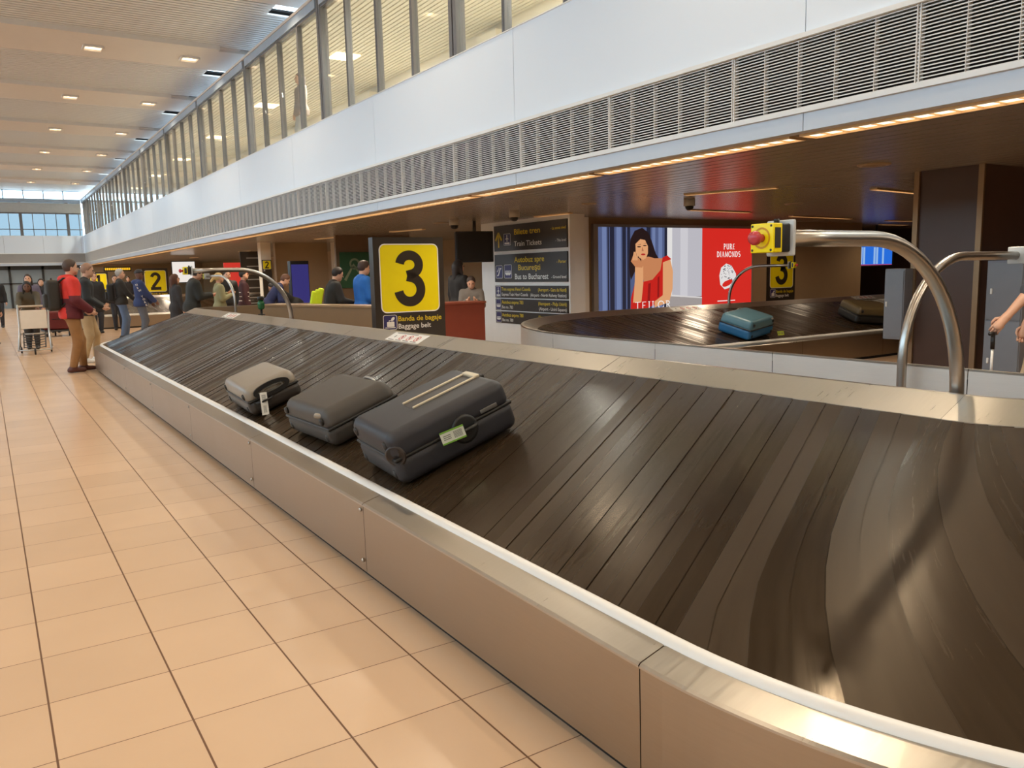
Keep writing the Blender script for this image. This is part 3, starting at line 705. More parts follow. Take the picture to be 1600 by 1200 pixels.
suitcase('dark suitcase lying on the brown carousel near the grey cabinet', belt_B(12.35, 8.2, PI/2-.3), .52, .8, .26, (92, 76, 46), (36, 32, 27), 'plain', .03, .5)
m = MB(); label_tag(m, Matrix(), .14, .06, 0)
o = m.build('luggage_tag', [mat('tag_lime', (196, 212, 60), .5), mat('tag_print', (90, 92, 88))]); o.matrix_world = frame((9.55, 7.72, .5), (1, 0, 0), (0, .3, 1)); tag(o, 'lime green luggage tag hanging off the blue suitcase onto the ledge', 'tag')

# ------------------------------------------------------------------ number signs
def number_sign(label, O, u, w, h, d, words=True, thick=.12, lit=0., z0=.0, post=True):
    """board with yellow panel; O = lower near corner of the board face"""
    root = thing('number_sign', label, 'sign', O); M = frame((0, 0, 0), u, (0, 0, 1)); s = w
    m = MB(); m.poly(M, [(0, 0), (w, 0), (w, h), (0, h)], -thick, 0, 0)
    m.build('board', SIGN_DARK, root)
    ph = w*.80*1.1; py = h-.09*w-ph
    m = MB(); m.poly(M, rrect(w*.085, py, w*.915, py+ph, w*.075), 0, .004, 0); m.ribbon(M, rrect(w*.085, py, w*.915, py+ph, w*.075), w*.014, .003, .006, 1, True); m.build('yellow_panel', [YELLOW, WHITE], root)
    m = MB(); nh = ph*.84; draw_numeral(m, M, d, w*.5-.295*nh, py+ph*.08, nh, .004, .007); m.build('numeral', SIGN_DARK, root)
    q = w*.19; iy = py-.035*w-q
    m = MB(); m.poly(M, rrect(w*.1, iy, w*.1+q, iy+q, q*.14), 0, .003, 0); m.ribbon(M, rrect(w*.1, iy, w*.1+q, iy+q, q*.14), q*.035, .003, .004, 1, True)
    x = w*.1; m.poly(M, rrect(x+q*.26, iy+q*.2, x+q*.8, iy+q*.55, q*.04), .003, .005, 1); m.poly(M, [(x+q*.12, iy+q*.12), (x+q*.88, iy+q*.12), (x+q*.88, iy+q*.17), (x+q*.12, iy+q*.17)], .003, .005, 1)
    m.poly(M, ell(x+q*.7, iy+q*.74, q*.16, q*.1, 12, rot=.8), .003, .005, 1); m.ribbon(M, [(x+q*.42, iy+q*.55), (x+q*.42, iy+q*.64), (x+q*.62, iy+q*.64), (x+q*.62, iy+q*.55)], q*.04, .003, .005, 1)
    m.build('pictogram', [SIGN_BLUE, WHITE], root)
    bpy.context.view_layer.update(); MW = T(*O) @ M
    if words:
        text('Banda de bagaje', MW, w*.305, iy+q*.56, q*.36, w*.63, TEXT_YELLOW, root, bold=.012); text('Baggage belt', MW, w*.305, iy+q*.04, q*.36, w*.47, TEXT_WHITE, root, bold=.012)
    return root
number_sign('tall dark sign board with a yellow panel and black number three', (3.93, 9.1, 0), (.985, -.03, 0), .93, 1.945, '3', thick=.13)
number_sign('dark board with yellow number two beyond the waiting men', (5.60, 37.0, .0), (1, 0, 0), 1.0, 1.99, '2', thick=.13)
number_sign('dim wall sign with yellow number three beside the red poster', (15.62, 12.965, .62), (1, 0, 0), 1.0, 1.32, '3', thick=.03)
number_sign('small yellow number two on the cream pillar', (7.01, 24.46, .6), (1, 0, 0), .28, 1.42, '2', thick=.03, words=False)
number_sign('distant yellow number one behind the dark coats', (5.0, 51.5, 0), (1, 0, 0), 1.0, 2.02, '1', thick=.13)

# ------------------------------------------------------------------ direction boards on the white wall (facing the hall)
def wall_board(label, y0, y1, z0, z1):
    """board on the plane x = 9.2; y0 far end, y1 near end"""
    root = thing('direction_sign', label, 'sign', (9.2, y0, z0)); w = y0-y1; h = z1-z0
    M = frame((0, 0, 0), (0, -1, 0), (0, 0, 1)); m = MB(); m.poly(M, [(0, 0), (w, 0), (w, h), (0, h)], 0, .03); m.build('board', SIGN_DARK, root)
    bpy.context.view_layer.update(); return root, M @ T(0, 0, .03), T(9.2, y0, z0) @ M @ T(0, 0, .03), w, h
def icon(root, M, x, y, w, h, kind):
    m = MB(); m.poly(M, rrect(x, y, x+w, y+h, w*.08), 0, .003, 0); m.ribbon(M, rrect(x, y, x+w, y+h, w*.08), w*.03, .003, .004, 1, True)
    cx, cy = x+w/2, y+h/2
    if kind == 'plane':
        m.ribbon(M, [(cx, y+h*.3), (cx, y+h*.9)], w*.1, .003, .006, 1); m.poly(M, [(cx-w*.3, cy+h*.02), (cx+w*.3, cy+h*.02), (cx, cy+h*.16)], .003, .006, 1); m.poly(M, rrect(x+w*.14, y+h*.08, x+w*.86, y+h*.24, w*.05), .003, .006, 1)
    elif kind == 'bus':
        m.poly(M, rrect(x+w*.12, y+h*.28, x+w*.88, y+h*.56, w*.06), .003, .006, 1)
        for k in (.3, .5, .7): m.poly(M, ell(x+w*k, y+h*.27, w*.08, h*.06, 12), .003, .007, 1)
        for k in (.2, .45, .7): m.poly(M, rrect(x+w*k, y+h*.42, x+w*(k+.13), y+h*.52, .004, 2), .006, .0075, 0)
    else:
        m.ribbon(M, [(x+w*.2, y+h*.2), (x+w*.38, y+h*.24), (x+w*.66, y+h*.74), (x+w*.82, y+h*.78)], w*.11, .003, .006, 1); m.ribbon(M, [(x+w*.2, y+h*.5), (x+w*.42, y+h*.72)], w*.08, .003, .006, 1); m.poly(M, ell(x+w*.48, y+h*.8, w*.06, h*.05), .003, .006, 1)
    m.build('pictogram', [SIGN_BLUE, WHITE], root)
NE, FA = 12.25, 14.82
r_, M, MW, w, h = wall_board('upper dark direction board pointing to train tickets', FA, NE, 1.93, 2.455)
m = MB(); m.ribbon(M, [(w*.072, h*.14), (w*.072, h*.7)], .045, 0, .004); m.ribbon(M, [(w*.026, h*.42), (w*.072, h*.72)], .05, 0, .004); m.ribbon(M, [(w*.118, h*.42), (w*.072, h*.72)], .05, 0, .004); m.build('arrow', TEXT_YELLOW, r_)
icon(r_, M, w*.15, h*.22, .26, h*.44, 'plane')
text('Bilete tren', MW, w*.30, h*.60, .115, .92, TEXT_YELLOW, r_, bold=.01); text('Train Tickets', MW, w*.30, h*.16, .105, .98, TEXT_WHITE, r_, bold=.01)
text('- La acest nivel', MW, w*.80, h*.66, .055, .48, TEXT_YELLOW, r_); text('- This level', MW, w*.86, h*.22, .055, .33, TEXT_WHITE, r_)
r_, M, MW, w, h = wall_board('middle dark direction board for the bus to the city', FA, NE, 1.29, 1.86)
icon(r_, M, w*.02, h*.14, .26, h*.46, 'stairs'); icon(r_, M, w*.15, h*.14, .28, h*.48, 'bus')
text('Autobuz spre', MW, w*.30, h*.70, .115, 1.06, TEXT_YELLOW, r_, bold=.01); text('Bucureşti', MW, w*.35, h*.42, .115, .78, TEXT_YELLOW, r_, bold=.01)
text('Bus to Bucharest', MW, w*.30, h*.10, .115, 1.18, TEXT_WHITE, r_, bold=.012); text('- Parter', MW, w*.87, h*.62, .065, .30, TEXT_YELLOW, r_, bold=.01); text('- Ground level', MW, w*.80, h*.12, .06, .48, TEXT_WHITE, r_, bold=.01)
for lab, z0, z1, a, b, c, d, ic in (('topmost of the three low dark strips, listing the express train', .965, 1.215, 'Tren expres Henri Coanda', 'Express Train Henri Coanda', '(Aeroport - Gara de Nord)', '(Airport - North Railway Station)', 'plane'),
        ('middle of the three low dark strips, listing bus 783', .70, .94, 'Autobuz expres 783', 'Bus no. 783', '(Aeroport - Piaţa Unirii)', '(Airport - Unirii Square)', 'bus'),
        ('lowest of the three low dark strips, listing bus 780', .43, .675, 'Autobuz expres 780', 'Bus no. 780', '(Aeroport - Gara de Nord)', '(Airport - North Railway Station)', 'bus')):
    r_, M, MW, w, h = wall_board(lab, FA, NE, z0, z1); icon(r_, M, w*.012, h*.06, .19, h*.88, ic)
    text(a, MW, w*.10, h*.58, .072, w*.035*len(a)*.5, TEXT_YELLOW, r_, bold=.01); text(b, MW, w*.10, h*.16, .066, w*.032*len(b)*.46, TEXT_WHITE, r_, bold=.01)
    wc, wd = w*.0145*len(c), w*.0142*len(d); text(c, MW, w*.985-wc, h*.56, .068, wc, TEXT_YELLOW, r_, bold=.01); text(d, MW, w*.985-wd, h*.14, .064, wd, TEXT_WHITE, r_, bold=.01)

# ------------------------------------------------------------------ backlit jewellery poster
def glow(name, rgb, k=1.): return mat('poster_'+name, rgb, emit=k)
ad = thing('backlit_poster', 'wide backlit jewellery poster with a woman in red beside a diamond ring', 'poster', (10.45, 12.9, .45))
PW, PH = 4.52, 1.9
M = frame((0, 0, 0), (1, 0, 0), (0, 0, 1))
m = MB(); m.poly(M, [(-.12, -.1), (PW+.06, -.1), (PW+.06, PH+.06), (-.12, PH+.06)], -.1, -.01); m.build('lightbox_frame', mat('frame_silver', (150, 146, 140), .4), ad)
def q(px, py): return ((px-130)/1020*PW, PH-(py-150)/538*1.70)       # layout of the print
pm = MB(); cols = []
def lay(rgb, pts, lev, nm):
    k = glow(nm, rgb)
    if k not in cols: cols.append(k)
    pm.poly(M, [q(*p) for p in pts], lev*.0006-.01, lev*.0006+.0004, cols.index(k))
def rect(a, b, c, d): return [(a, b), (c, b), (c, d), (a, d)]
lay((86, 98, 138), rect(130, 150, 552, 750), 1, 'curtain')
for a, b in ((195, 222), (270, 292), (300, 318), (420, 445), (535, 552), (182, 190)): lay((38, 40, 58), rect(a, 150, b, 750), 2, 'fold')
for a, b in ((150, 175), (235, 262), (455, 475), (495, 520)): lay((116, 132, 176), rect(a, 150, b, 750), 2, 'sheen')
lay((196, 194, 202), rect(552, 150, 790, 620), 1, 'wall'); lay((236, 234, 232), rect(552, 150, 585, 600), 2, 'pilaster'); lay((214, 212, 218), rect(640, 150, 690, 620), 2, 'wall_light')
lay((168, 160, 158), [(552, 600), (790, 630), (790, 750), (552, 750)], 2, 'plinth'); lay((226, 222, 220), [(552, 596), (790, 626), (790, 634), (552, 608)], 3, 'ledge')
lay((222, 44, 36), rect(788, 150, 1152, 750), 2, 'red')
lay((40, 26, 26), [(392, 152), (432, 185), (456, 250), (478, 320), (505, 368), (470, 400), (400, 420), (345, 440), (322, 492), (310, 410), (314, 300), (320, 225), (346, 172)], 3, 'hair')
skin, skin2 = (232, 168, 118), (206, 136, 92)
lay(skin2, [(385, 350), (432, 340), (470, 352), (525, 352), (530, 420), (462, 492), (402, 505), (388, 430)], 4, 'neck')
lay(skin, [(350, 250), (372, 218), (408, 228), (428, 272), (428, 318), (416, 350), (398, 362), (372, 345), (352, 308)], 5, 'face')
lay((40, 26, 26), [(345, 262), (352, 215), (392, 190), (425, 215), (432, 262), (412, 232), (380, 226)], 6, 'hair')
for e in ((372, 276), (408, 268)): lay((50, 32, 30), [q_ for q_ in ell(e[0], e[1], 12, 4, 10)], 6, 'eye')
lay((120, 70, 50), [(360, 264), (384, 258), (384, 262)], 6, 'brow'); lay((120, 70, 50), [(398, 254), (420, 250), (420, 254)], 6, 'brow')
lay((190, 120, 84), [(392, 276), (402, 304), (388, 304)], 6, 'nose'); lay((186, 40, 40), ell(398, 326, 14, 6, 12), 6, 'lips')
lay((206, 36, 30), [(400, 505), (456, 494), (508, 432), (522, 348), (552, 334), (578, 358), (540, 400), (530, 480), (528, 640), (400, 690), (318, 750), (322, 610), (345, 520), (388, 560)], 5, 'dress')
lay((150, 24, 24), [(430, 520), (446, 514), (440, 640), (424, 646)], 6, 'pleat'); lay((150, 24, 24), [(490, 480), (502, 470), (500, 610), (488, 616)], 6, 'pleat')
lay(skin, [(524, 380), (572, 362), (590, 440), (588, 560), (566, 650), (470, 680), (470, 640), (524, 600)], 6, 'face')
lay(skin, [(348, 396), (398, 402), (398, 520), (386, 640), (334, 640), (346, 500)], 7, 'face'); lay(skin2, [(322, 370), (340, 318), (352, 312), (356, 345), (372, 350), (396, 392), (392, 412), (350, 408)], 8, 'neck')
for k in range(3): lay(skin, [(330+k*11, 362), (340+k*10, 308-k*2), (347+k*10, 310-k*2), (340+k*11, 364)], 9, 'face')
lay((236, 232, 230), [(912, 480), (925, 425), (962, 396), (1000, 412), (1034, 470), (1036, 520), (1000, 565), (952, 580), (920, 545)], 3, 'ring'); lay((222, 44, 36), ell(972, 535, 42, 20, 18, rot=-.5), 4, 'red'); lay((236, 232, 230), [(925, 480), (960, 410), (1010, 440), (1020, 500), (960, 520)], 5, 'ring')
rnd = random.Random(3)
for k in range(44):
    x, y = 970+rnd.uniform(-44, 44), 462+rnd.uniform(-52, 50); lay(((66, 56, 74), (150, 146, 160))[k % 2], ell(x, y, rnd.uniform(2.5, 5), rnd.uniform(2.5, 4.5), 6), 6, 'stone%d' % (k % 2))
pm.build('printed_panel', cols, ad)
lm = MB()
def wrd(wd, x0, x1, ybase, hpx, **kw):
    (a, b), (c, _) = q(x0, ybase), q(x1, ybase); serif_text(lm, M @ T(0, 0, .006), wd, a, b, hpx/538*1.70, c-a, 0, .001, **kw)
wrd('PURE', 940, 1024, 296, 38); wrd('DIAMONDS', 892, 1064, 350, 38); wrd('TEILOR', 345, 578, 688, 50, heavy=.12)
a, b = q(900, 664); c, d = q(1030, 658); lm.poly(M @ T(0, 0, .006), [(a, b), (c, b), (c, d), (a, d)], 0, .001)
lm.build('lettering', glow('white', (245, 240, 236), 1.1), ad)

# ------------------------------------------------------------------ people
class Field:
    """signed distances on a grid; turned into one continuous surface"""
    def __init__(s, lo, hi, h):
        s.h = h; s.lo = np.array(lo, np.float32); n = np.ceil((np.array(hi)-np.array(lo))/h).astype(int)+1
        ax = [s.lo[i]+h*np.arange(n[i], dtype=np.float32) for i in range(3)]
        s.X, s.Y, s.Z = np.meshgrid(*ax, indexing='ij'); s.n = n
    def cap(s, a, b, ra, rb=None):
        rb = ra if rb is None else rb; a = np.array(a, np.float32); b = np.array(b, np.float32); d = b-a; L2 = float(d@d)+1e-9
        px, py, pz = s.X-a[0], s.Y-a[1], s.Z-a[2]; t = np.clip((px*d[0]+py*d[1]+pz*d[2])/L2, 0, 1)
        return np.sqrt((px-t*d[0])**2+(py-t*d[1])**2+(pz-t*d[2])**2)-(ra+(rb-ra)*t)
    def local(s, M):
        """coordinates in the frame of the rotation matrix M (3x3, columns = axes) about origin"""
        return M
    def ellipsoid(s, c, rad, Rm=None):
        px, py, pz = s.X-c[0], s.Y-c[1], s.Z-c[2]
        if Rm is not None:
            qx = px*Rm[0][0]+py*Rm[1][0]+pz*Rm[2][0]; qy = px*Rm[0][1]+py*Rm[1][1]+pz*Rm[2][1]; qz = px*Rm[0][2]+py*Rm[1][2]+pz*Rm[2][2]
        else: qx, qy, qz = px, py, pz
        k = np.sqrt((qx/rad[0])**2+(qy/rad[1])**2+(qz/rad[2])**2); return (k-1)*min(rad)
    def half(s, c, n):
        n = np.array(n)/np.linalg.norm(n); return (s.X-c[0])*n[0]+(s.Y-c[1])*n[1]+(s.Z-c[2])*n[2]
    def mesh(s, D):
        ins = D < 0; c = np.zeros(np.array(D.shape)-1, np.int8)
        sl = lambda o: tuple(slice(o[i], D.shape[i]-1+o[i]) for i in range(3))
        offs = [(i, j, k) for i in (0, 1) for j in (0, 1) for k in (0, 1)]
        for o in offs: c += ins[sl(o)]
        act = (c > 0) & (c < 8); idx = -np.ones(c.shape, int); cells = np.argwhere(act)
        if len(cells) == 0: return [], []
        idx[act] = np.arange(len(cells)); acc = np.zeros((len(cells), 3)); cnt = np.zeros(len(cells))
        for o in offs:
            for ax in range(3):
                if o[ax]: continue
                o2 = list(o); o2[ax] = 1; A = D[tuple((cells+o).T)]; B = D[tuple((cells+o2).T)]
                mk = (A < 0) != (B < 0); t = np.where(mk, A/(A-B+1e-12), 0); p = np.tile(np.array(o, float), (len(cells), 1)); p[:, ax] = t
                acc += p*mk[:, None]; cnt += mk
        V = (cells+acc/np.maximum(cnt, 1)[:, None])*s.h+s.lo; F = []
        for ax in range(3):
            a1, a2 = (ax+1) % 3, (ax+2) % 3; sA = [slice(None)]*3; sB = [slice(None)]*3; sA[ax] = slice(0, -1); sB[ax] = slice(1, None)
            A = ins[tuple(sA)]; B = ins[tuple(sB)]; E = np.argwhere(A != B); E = E[(E[:, a1] > 0) & (E[:, a2] > 0) & (E[:, a1] < D.shape[a1]-1) & (E[:, a2] < D.shape[a2]-1)]
            def cell(d1, d2):
                e = E.copy(); e[:, a1] += d1; e[:, a2] += d2; return idx[tuple(e.T)]
            Q = np.stack([cell(-1, -1), cell(0, -1), cell(0, 0), cell(-1, 0)], 1); f = A[tuple(E.T)]
            Q[~f] = Q[~f][:, ::-1]; F.append(Q)
        F = np.concatenate(F); F = F[(F >= 0).all(1)]
        # one smoothing pass
        for _ in range(2):
            S = np.zeros_like(V); n = np.zeros(len(V))
            for a in range(4):
                b = (a+1) % 4; np.add.at(S, F[:, a], V[F[:, b]]); np.add.at(n, F[:, a], 1); np.add.at(S, F[:, b], V[F[:, a]]); np.add.at(n, F[:, b], 1)
            V = V*.5+.5*S/np.maximum(n, 1)[:, None]
        return V, F
def smin(a, b, k):
    h = np.clip(.5+.5*(b-a)/k, 0, 1); return b+(a-b)*h-k*h*(1-h)
def blend(L_, k):
    d = L_[0]
    for x in L_[1:]: d = smin(d, x, k)
    return d
def ik(a, b, l1, l2, pole):
    a, b, pole = Vector(a), Vector(b), Vector(pole); d = b-a; L_ = min(d.length, (l1+l2)*.995); d.normalize(); b = a+d*L_
    x = (l1*l1-l2*l2+L_*L_)/(2*L_); y = math.sqrt(max(l1*l1-x*x, 0)); p = (pole-d*pole.dot(d)); p = p.normalized() if p.length > 1e-6 else Vector((1, 0, 0))
    return a+d*x+p*y, b

SKINS = {'light': (214, 166, 138), 'tan': (190, 138, 108), 'dark': (112, 76, 58)}
def person(label, loc, face, H=1.75, lean=0., nod=0., turn=0., hands=None, feet=((-.09, 0), (.09, 0)), skin='light', hair=(50, 38, 30), style='short',
           top=(40, 40, 42), top2=None, hem=.86, bottom=(48, 50, 58), shoes=(40, 34, 30), bulk=.02, res=.02, hood=False, coat=False, split=None, sleeve=1., cut=None, grip=False):
    """face = compass angle of the gaze in degrees, measured from +X towards +Y"""
    k = H/1.75; root = thing('person', label, 'person', loc, math.radians(face-90))
    pel = Vector((0, 0, .93)); Rl = Matrix.Rotation(-math.radians(lean), 3, 'X')
    up = lambda p: pel+Rl @ (Vector(p)-pel)
    neck = up((0, -.01, 1.47)); hc = up((0, .0, 1.47))+Vector((0, 0, .0)); Rh = Matrix.Rotation(math.radians(turn), 3, 'Z') @ Matrix.Rotation(-math.radians(lean*.35+nod), 3, 'X')
    hc = up((0, 0, 1.50))+Rh @ Vector((0, .025, .135)); hp = lambda x, y, z: hc+Rh @ Vector((x, y, z))
    sh = [up((s*.175, 0, 1.415)) for s in (-1, 1)]; hands = hands or ((-.27, .08, .80), (.27, .08, .80))
    el, wr = [], []
    for i, s in enumerate((-1, 1)):
        e, w_ = ik(sh[i], hands[i], .285, .25, (s*.5, -.8, -.5)); el.append(e); wr.append(w_)
    hip = [Vector((s*.095, 0, .9)) for s in (-1, 1)]; kn, an = [], []
    for i in (0, 1):
        a = Vector((feet[i][0], feet[i][1], .085)); kk, a = ik(hip[i], a, .415, .415, (0, 1, 0)); kn.append(kk); an.append(a)
    allp = [hc, *wr, *el, *an, *sh, pel, neck]; lo = [min(p[i] for p in allp)-.2 for i in range(3)]; hi = [max(p[i] for p in allp)+.2 for i in range(3)]; lo[2] = -.02
    hi[1] += .08
    if cut: lo[0], hi[0] = max(lo[0], cut[0]), min(hi[0], cut[1])
    F = Field(lo, hi, res)
    torso = lambda g: [F.cap(up((-.07, 0, 1.13)), up((-.075, .0, 1.33)), .095+g, .105+g), F.cap(up((.07, 0, 1.13)), up((.075, 0, 1.33)), .095+g, .105+g),
                       F.cap(up((-.045, .01, 1.0)), up((.045, .01, 1.0)), .105+g), F.cap(up((-.13, 0, 1.39)), up((.13, 0, 1.39)), .07+g),
                       F.cap(up((-.055, -.02, .93)), up((.055, -.02, .93)), .115+g)]
    arms = lambda g, f=1.: [x for i in (0, 1) for x in (F.cap(sh[i], el[i], .055+g, .043+g), F.cap(el[i], el[i].lerp(wr[i], f), .043+g, .034-.006*(f >= 1)+g))]
    legs = lambda g: [x for i in (0, 1) for x in (F.cap(hip[i], kn[i], .088+g, .062+g), F.cap(kn[i], an[i], .06+g, .042+g))]
    headf = [F.ellipsoid(hp(0, -.012, .018), (.077, .097, .105), Rh), F.cap(hp(0, .03, -.06), hp(0, .055, -.082), .045, .034), F.cap(hp(-.035, .03, -.05), hp(.035, .03, -.05), .042)]
    head = blend(headf, .03)
    head = smin(head, F.cap(hp(0, .088, .012), hp(0, .108, -.022), .011, .016), .012)
    for s in (-1, 1):
        head = smin(head, F.ellipsoid(hp(s*.08, -.012, -.005), (.014, .024, .034), Rh), .008)
        head = np.maximum(head, -F.ellipsoid(hp(s*.034, .1, .012), (.02, .014, .012), Rh))
    head = smin(head, F.cap(hp(-.016, .087, -.056), hp(.016, .087, -.056), .01), .008)
    body = blend(torso(0), .06); body = smin(body, blend(legs(0), .03), .05); body = smin(body, blend(arms(0), .02), .035)
    body = smin(body, F.cap(neck, hp(0, -.02, -.05), .058, .055), .04); body = smin(body, head, .02)
    m = MB()
    palms = []
    for i, s in enumerate((-1, 1)):
        d = (wr[i]-el[i]).normalized(); body = smin(body, F.cap(wr[i], wr[i]+d*.085, .03, .034), .02)
        side = d.cross(Vector((0, 0, 1))); side = side.normalized() if side.length > .3 else Vector((0, 1, 0)); side = Vector((0, 1, 0))-d*d.y if abs(d.y) < .8 else side
        side.normalize(); palms.append((wr[i]+d*.08, d, side, s))
    for i in (0, 1): body = smin(body, F.cap(an[i]+Vector((0, -.04, -.04)), an[i]+Vector((0, .13, -.05)), .04, .034), .03)
    V, Q = F.mesh(body); m.add(V, [tuple(x) for x in Q], 0, True)
    for c, d, side, s in palms:
        nrm = d.cross(side)*s
        for j in range(4):
            o = c+side*(.026-.0175*j); l = (.07, .078, .073, .058)[j]
            m.tube([o-d*.02, o+d*l*.45-nrm*.006, o+d*l*.72-nrm*.03, o+d*l*.6-nrm*.052] if grip else [o-d*.02, o+d*l*.45, o+d*l*.8-nrm*.018, o+d*l*.95-nrm*.038], [.0095, .009, .0085, .007], 7)
        o = c-d*.055+side*.024; m.tube([o, o+side*.022+d*.022-nrm*.006, o+side*.024+d*.05-nrm*.02, o+side*.012+d*.068-nrm*.036], [.012, .011, .0095, .007], 7)
    sc = lambda o: o.data.transform(Matrix.Scale(k, 4))
    sc(m.build('body', mat('skin_'+skin, SKINS[skin], .5, noise=.06), root))
    m = MB()
    for s in (-1, 1): m.lathe(Matrix.Translation(hp(s*.034, .083, .012)), [(.001, -.012), (.008, -.008), (.0115, 0), (.008, .008), (.001, .012)], 10)
    sc(m.build('eyes', mat('eye_dark', (44, 36, 32), .2), root))
    # clothes
    def cloth(D, name, rgb, rgb2=None, sel=None, rough=.75):
        V, Q = F.mesh(D)
        if len(V) == 0: return None
        m = MB(); ml = [mat('cloth_%d_%d_%d' % tuple(rgb), rgb, rough, noise=.14, nscale=14)]
        if rgb2: ml.append(mat('cloth_%d_%d_%d' % tuple(rgb2), rgb2, rough, noise=.14, nscale=14))
        m.add(V, [tuple(x) for x in Q], 0, True)
        if rgb2:
            cen = V[Q].mean(1); m.m = [1 if sel(c) else 0 for c in cen]
        o = m.build(name, ml, root); sc(o); return o
    tr = np.minimum(blend(legs(.016), .03), blend([F.cap(up((-.055, -.02, .93)), up((.055, -.02, .93)), .13), F.cap(hip[0], hip[1], .105)], .03)); tr = np.maximum(tr, F.Z-1.0); tr = np.maximum(tr, .07-F.Z)
    cloth(tr, 'trousers', bottom)
    g = bulk; tor = blend(torso(g)+[F.cap(up((-.07, 0, .9)), up((.07, 0, .9)), .115+g)], .05)
    if coat: tor = smin(tor, F.cap((-.05, 0, .9), (-.07, 0, hem), .13, .15), .05); tor = smin(tor, F.cap((.05, 0, .9), (.07, 0, hem), .13, .15), .05)
    else: tor = smin(tor, blend([F.cap(up((-.06, 0, .92)), up((-.07, 0, .8)), .125+g), F.cap(up((.06, 0, .92)), up((.07, 0, .8)), .125+g)], .04), .03)
    tor = np.maximum(tor, F.half((0, 0, hem), (0, 0, -1)) if coat else F.half(up((0, 0, hem)), Rl @ Vector((0, 0, -1))))
    jk = smin(tor, blend(arms(g+.004, sleeve), .02), .03); jk = smin(jk, F.cap(up((-.03, -.02, 1.45)), up((.03, -.02, 1.45)), .068+g*.6), .03)
    if hood: jk = smin(jk, F.ellipsoid(up((0, -.10, 1.45)), (.12, .08, .07)), .03)
    cloth(jk, 'jacket' if sleeve >= 1 else 'shirt', top, top2, split)
    sho = np.maximum(np.minimum(*[smin(F.cap(an[i]+Vector((0, -.045, -.045)), an[i]+Vector((0, .15, -.052)), .05, .038), F.cap(an[i], an[i]+Vector((0, -.01, -.05)), .056), .02) for i in (0, 1)]), .004-F.Z)
    cloth(sho, 'shoes', shoes, rough=.5)
    # hair
    if style:
        hd = F.ellipsoid(hp(0, -.018, .026), (.09, .108, .112), Rh)
        hr = np.maximum(hd, F.half(hp(0, .05, .05), Rh @ Vector((0, .86, -.55)))); 
        if style in ('long', 'hijab'):
            hr = smin(hr, F.cap(hp(0, -.07, 0), hp(0, -.085, -.2), .085, .06), .03)
            for s in (-1, 1): hr = smin(hr, F.cap(hp(s*.075, -.02, .0), hp(s*.085, .0, -.17), .03, .025), .02)
        if style == 'bun': hr = smin(hr, F.ellipsoid(hp(0, -.06, .13), (.045, .045, .04)), .02)
        if style == 'tail': hr = smin(hr, F.cap(hp(0, -.11, .03), hp(0, -.2, -.08), .04, .03), .03)
        if style == 'cap':
            hr = np.maximum(F.ellipsoid(hp(0, -.012, .03), (.094, .112, .112), Rh), -F.half(hp(0, 0, .04), Rh @ Vector((0, -.15, 1)))); hr = np.minimum(hr, F.cap(hp(-.03, .09, .055), hp(.03, .1, .05), .035) if False else np.maximum(F.ellipsoid(hp(0, .11, .052), (.07, .07, .012), Rh), -F.half(hp(0, .06, .05), Rh @ Vector((0, 1, 0)))))
        if style == 'hat': hr = np.minimum(np.maximum(F.ellipsoid(hp(0, -.01, .05), (.1, .115, .12), Rh), -F.half(hp(0, 0, .03), Rh @ Vector((0, 0, 1)))), F.ellipsoid(hp(0, 0, .045), (.19, .2, .016), Rh))
        o = cloth(hr, 'cap' if style == 'cap' else 'hat' if style == 'hat' else 'hair', hair, rough=.6)
    return root, dict(up=up, k=k, wr=wr, palms=palms, sh=sh, hp=hp)
def to_world(root, v, k=1.): return Matrix.Translation(root.location) @ root.rotation_euler.to_matrix().to_4x4() @ (Vector(v)*k)
def backpack(label, P, rgb, w=.3, h=.46, d=.17, y=-.235, z=1.17):
    root, D = P; b = thing('backpack', label, 'backpack', to_world(root, D['up']((0, y, z)), D['k']), root.rotation_euler.z)
    m1 = mat('bag_%d_%d_%d' % rgb, rgb, .7, noise=.12, nscale=12); m = MB(); m.rbox(Matrix(), w, d, h, .06, 4); m.build('body', m1, b)
    m = MB(); m.rbox(T(0, -d/2-.01, -h*.17), w*.74, .07, h*.45, .03, 3); m.build('front_pocket', m1, b)
    for s in (-1, 1):
        m = MB(); m.tube([(s*.1, d/2-.02, h*.42), (s*.12, d/2+.06, h*.55), (s*.13, d/2+.24, h*.5), (s*.14, d/2+.27, h*.2), (s*.15, d/2+.16, -h*.1), (s*.13, d/2-.01, -h*.38)], .018, 8); m.build('strap', BLACK, b)
    m = MB(); m.tube([(-.04, 0, h/2-.01), (-.03, 0, h/2+.03), (.03, 0, h/2+.03), (.04, 0, h/2-.01)], .009, 7); m.build('grab_loop', BLACK, b)
    return b
fr = lambda r, y: r*y
red = person('man in red and maroon jacket with tan trousers standing by the belt end', (1.19, 15.4, 0), 5, 1.86, lean=3, hands=((-.2, .2, .98), (.2, .22, .98)), feet=((-.1, .12), (.1, -.06)), hair=(74, 56, 46), style='short',
             top=(214, 52, 40), top2=(98, 30, 36), hem=.84, bottom=(150, 104, 58), shoes=(88, 46, 36), bulk=.032, res=.015, hood=True, split=lambda c: c[2] < 1.16 and not (c[2] < 1.02 and c[1] < -.1) or (c[2] < 1.2 and abs(c[0]) > .2))
backpack('dark backpack on the man in the red jacket', red, (46, 42, 36), .3, .5, .2, -.25, 1.2)
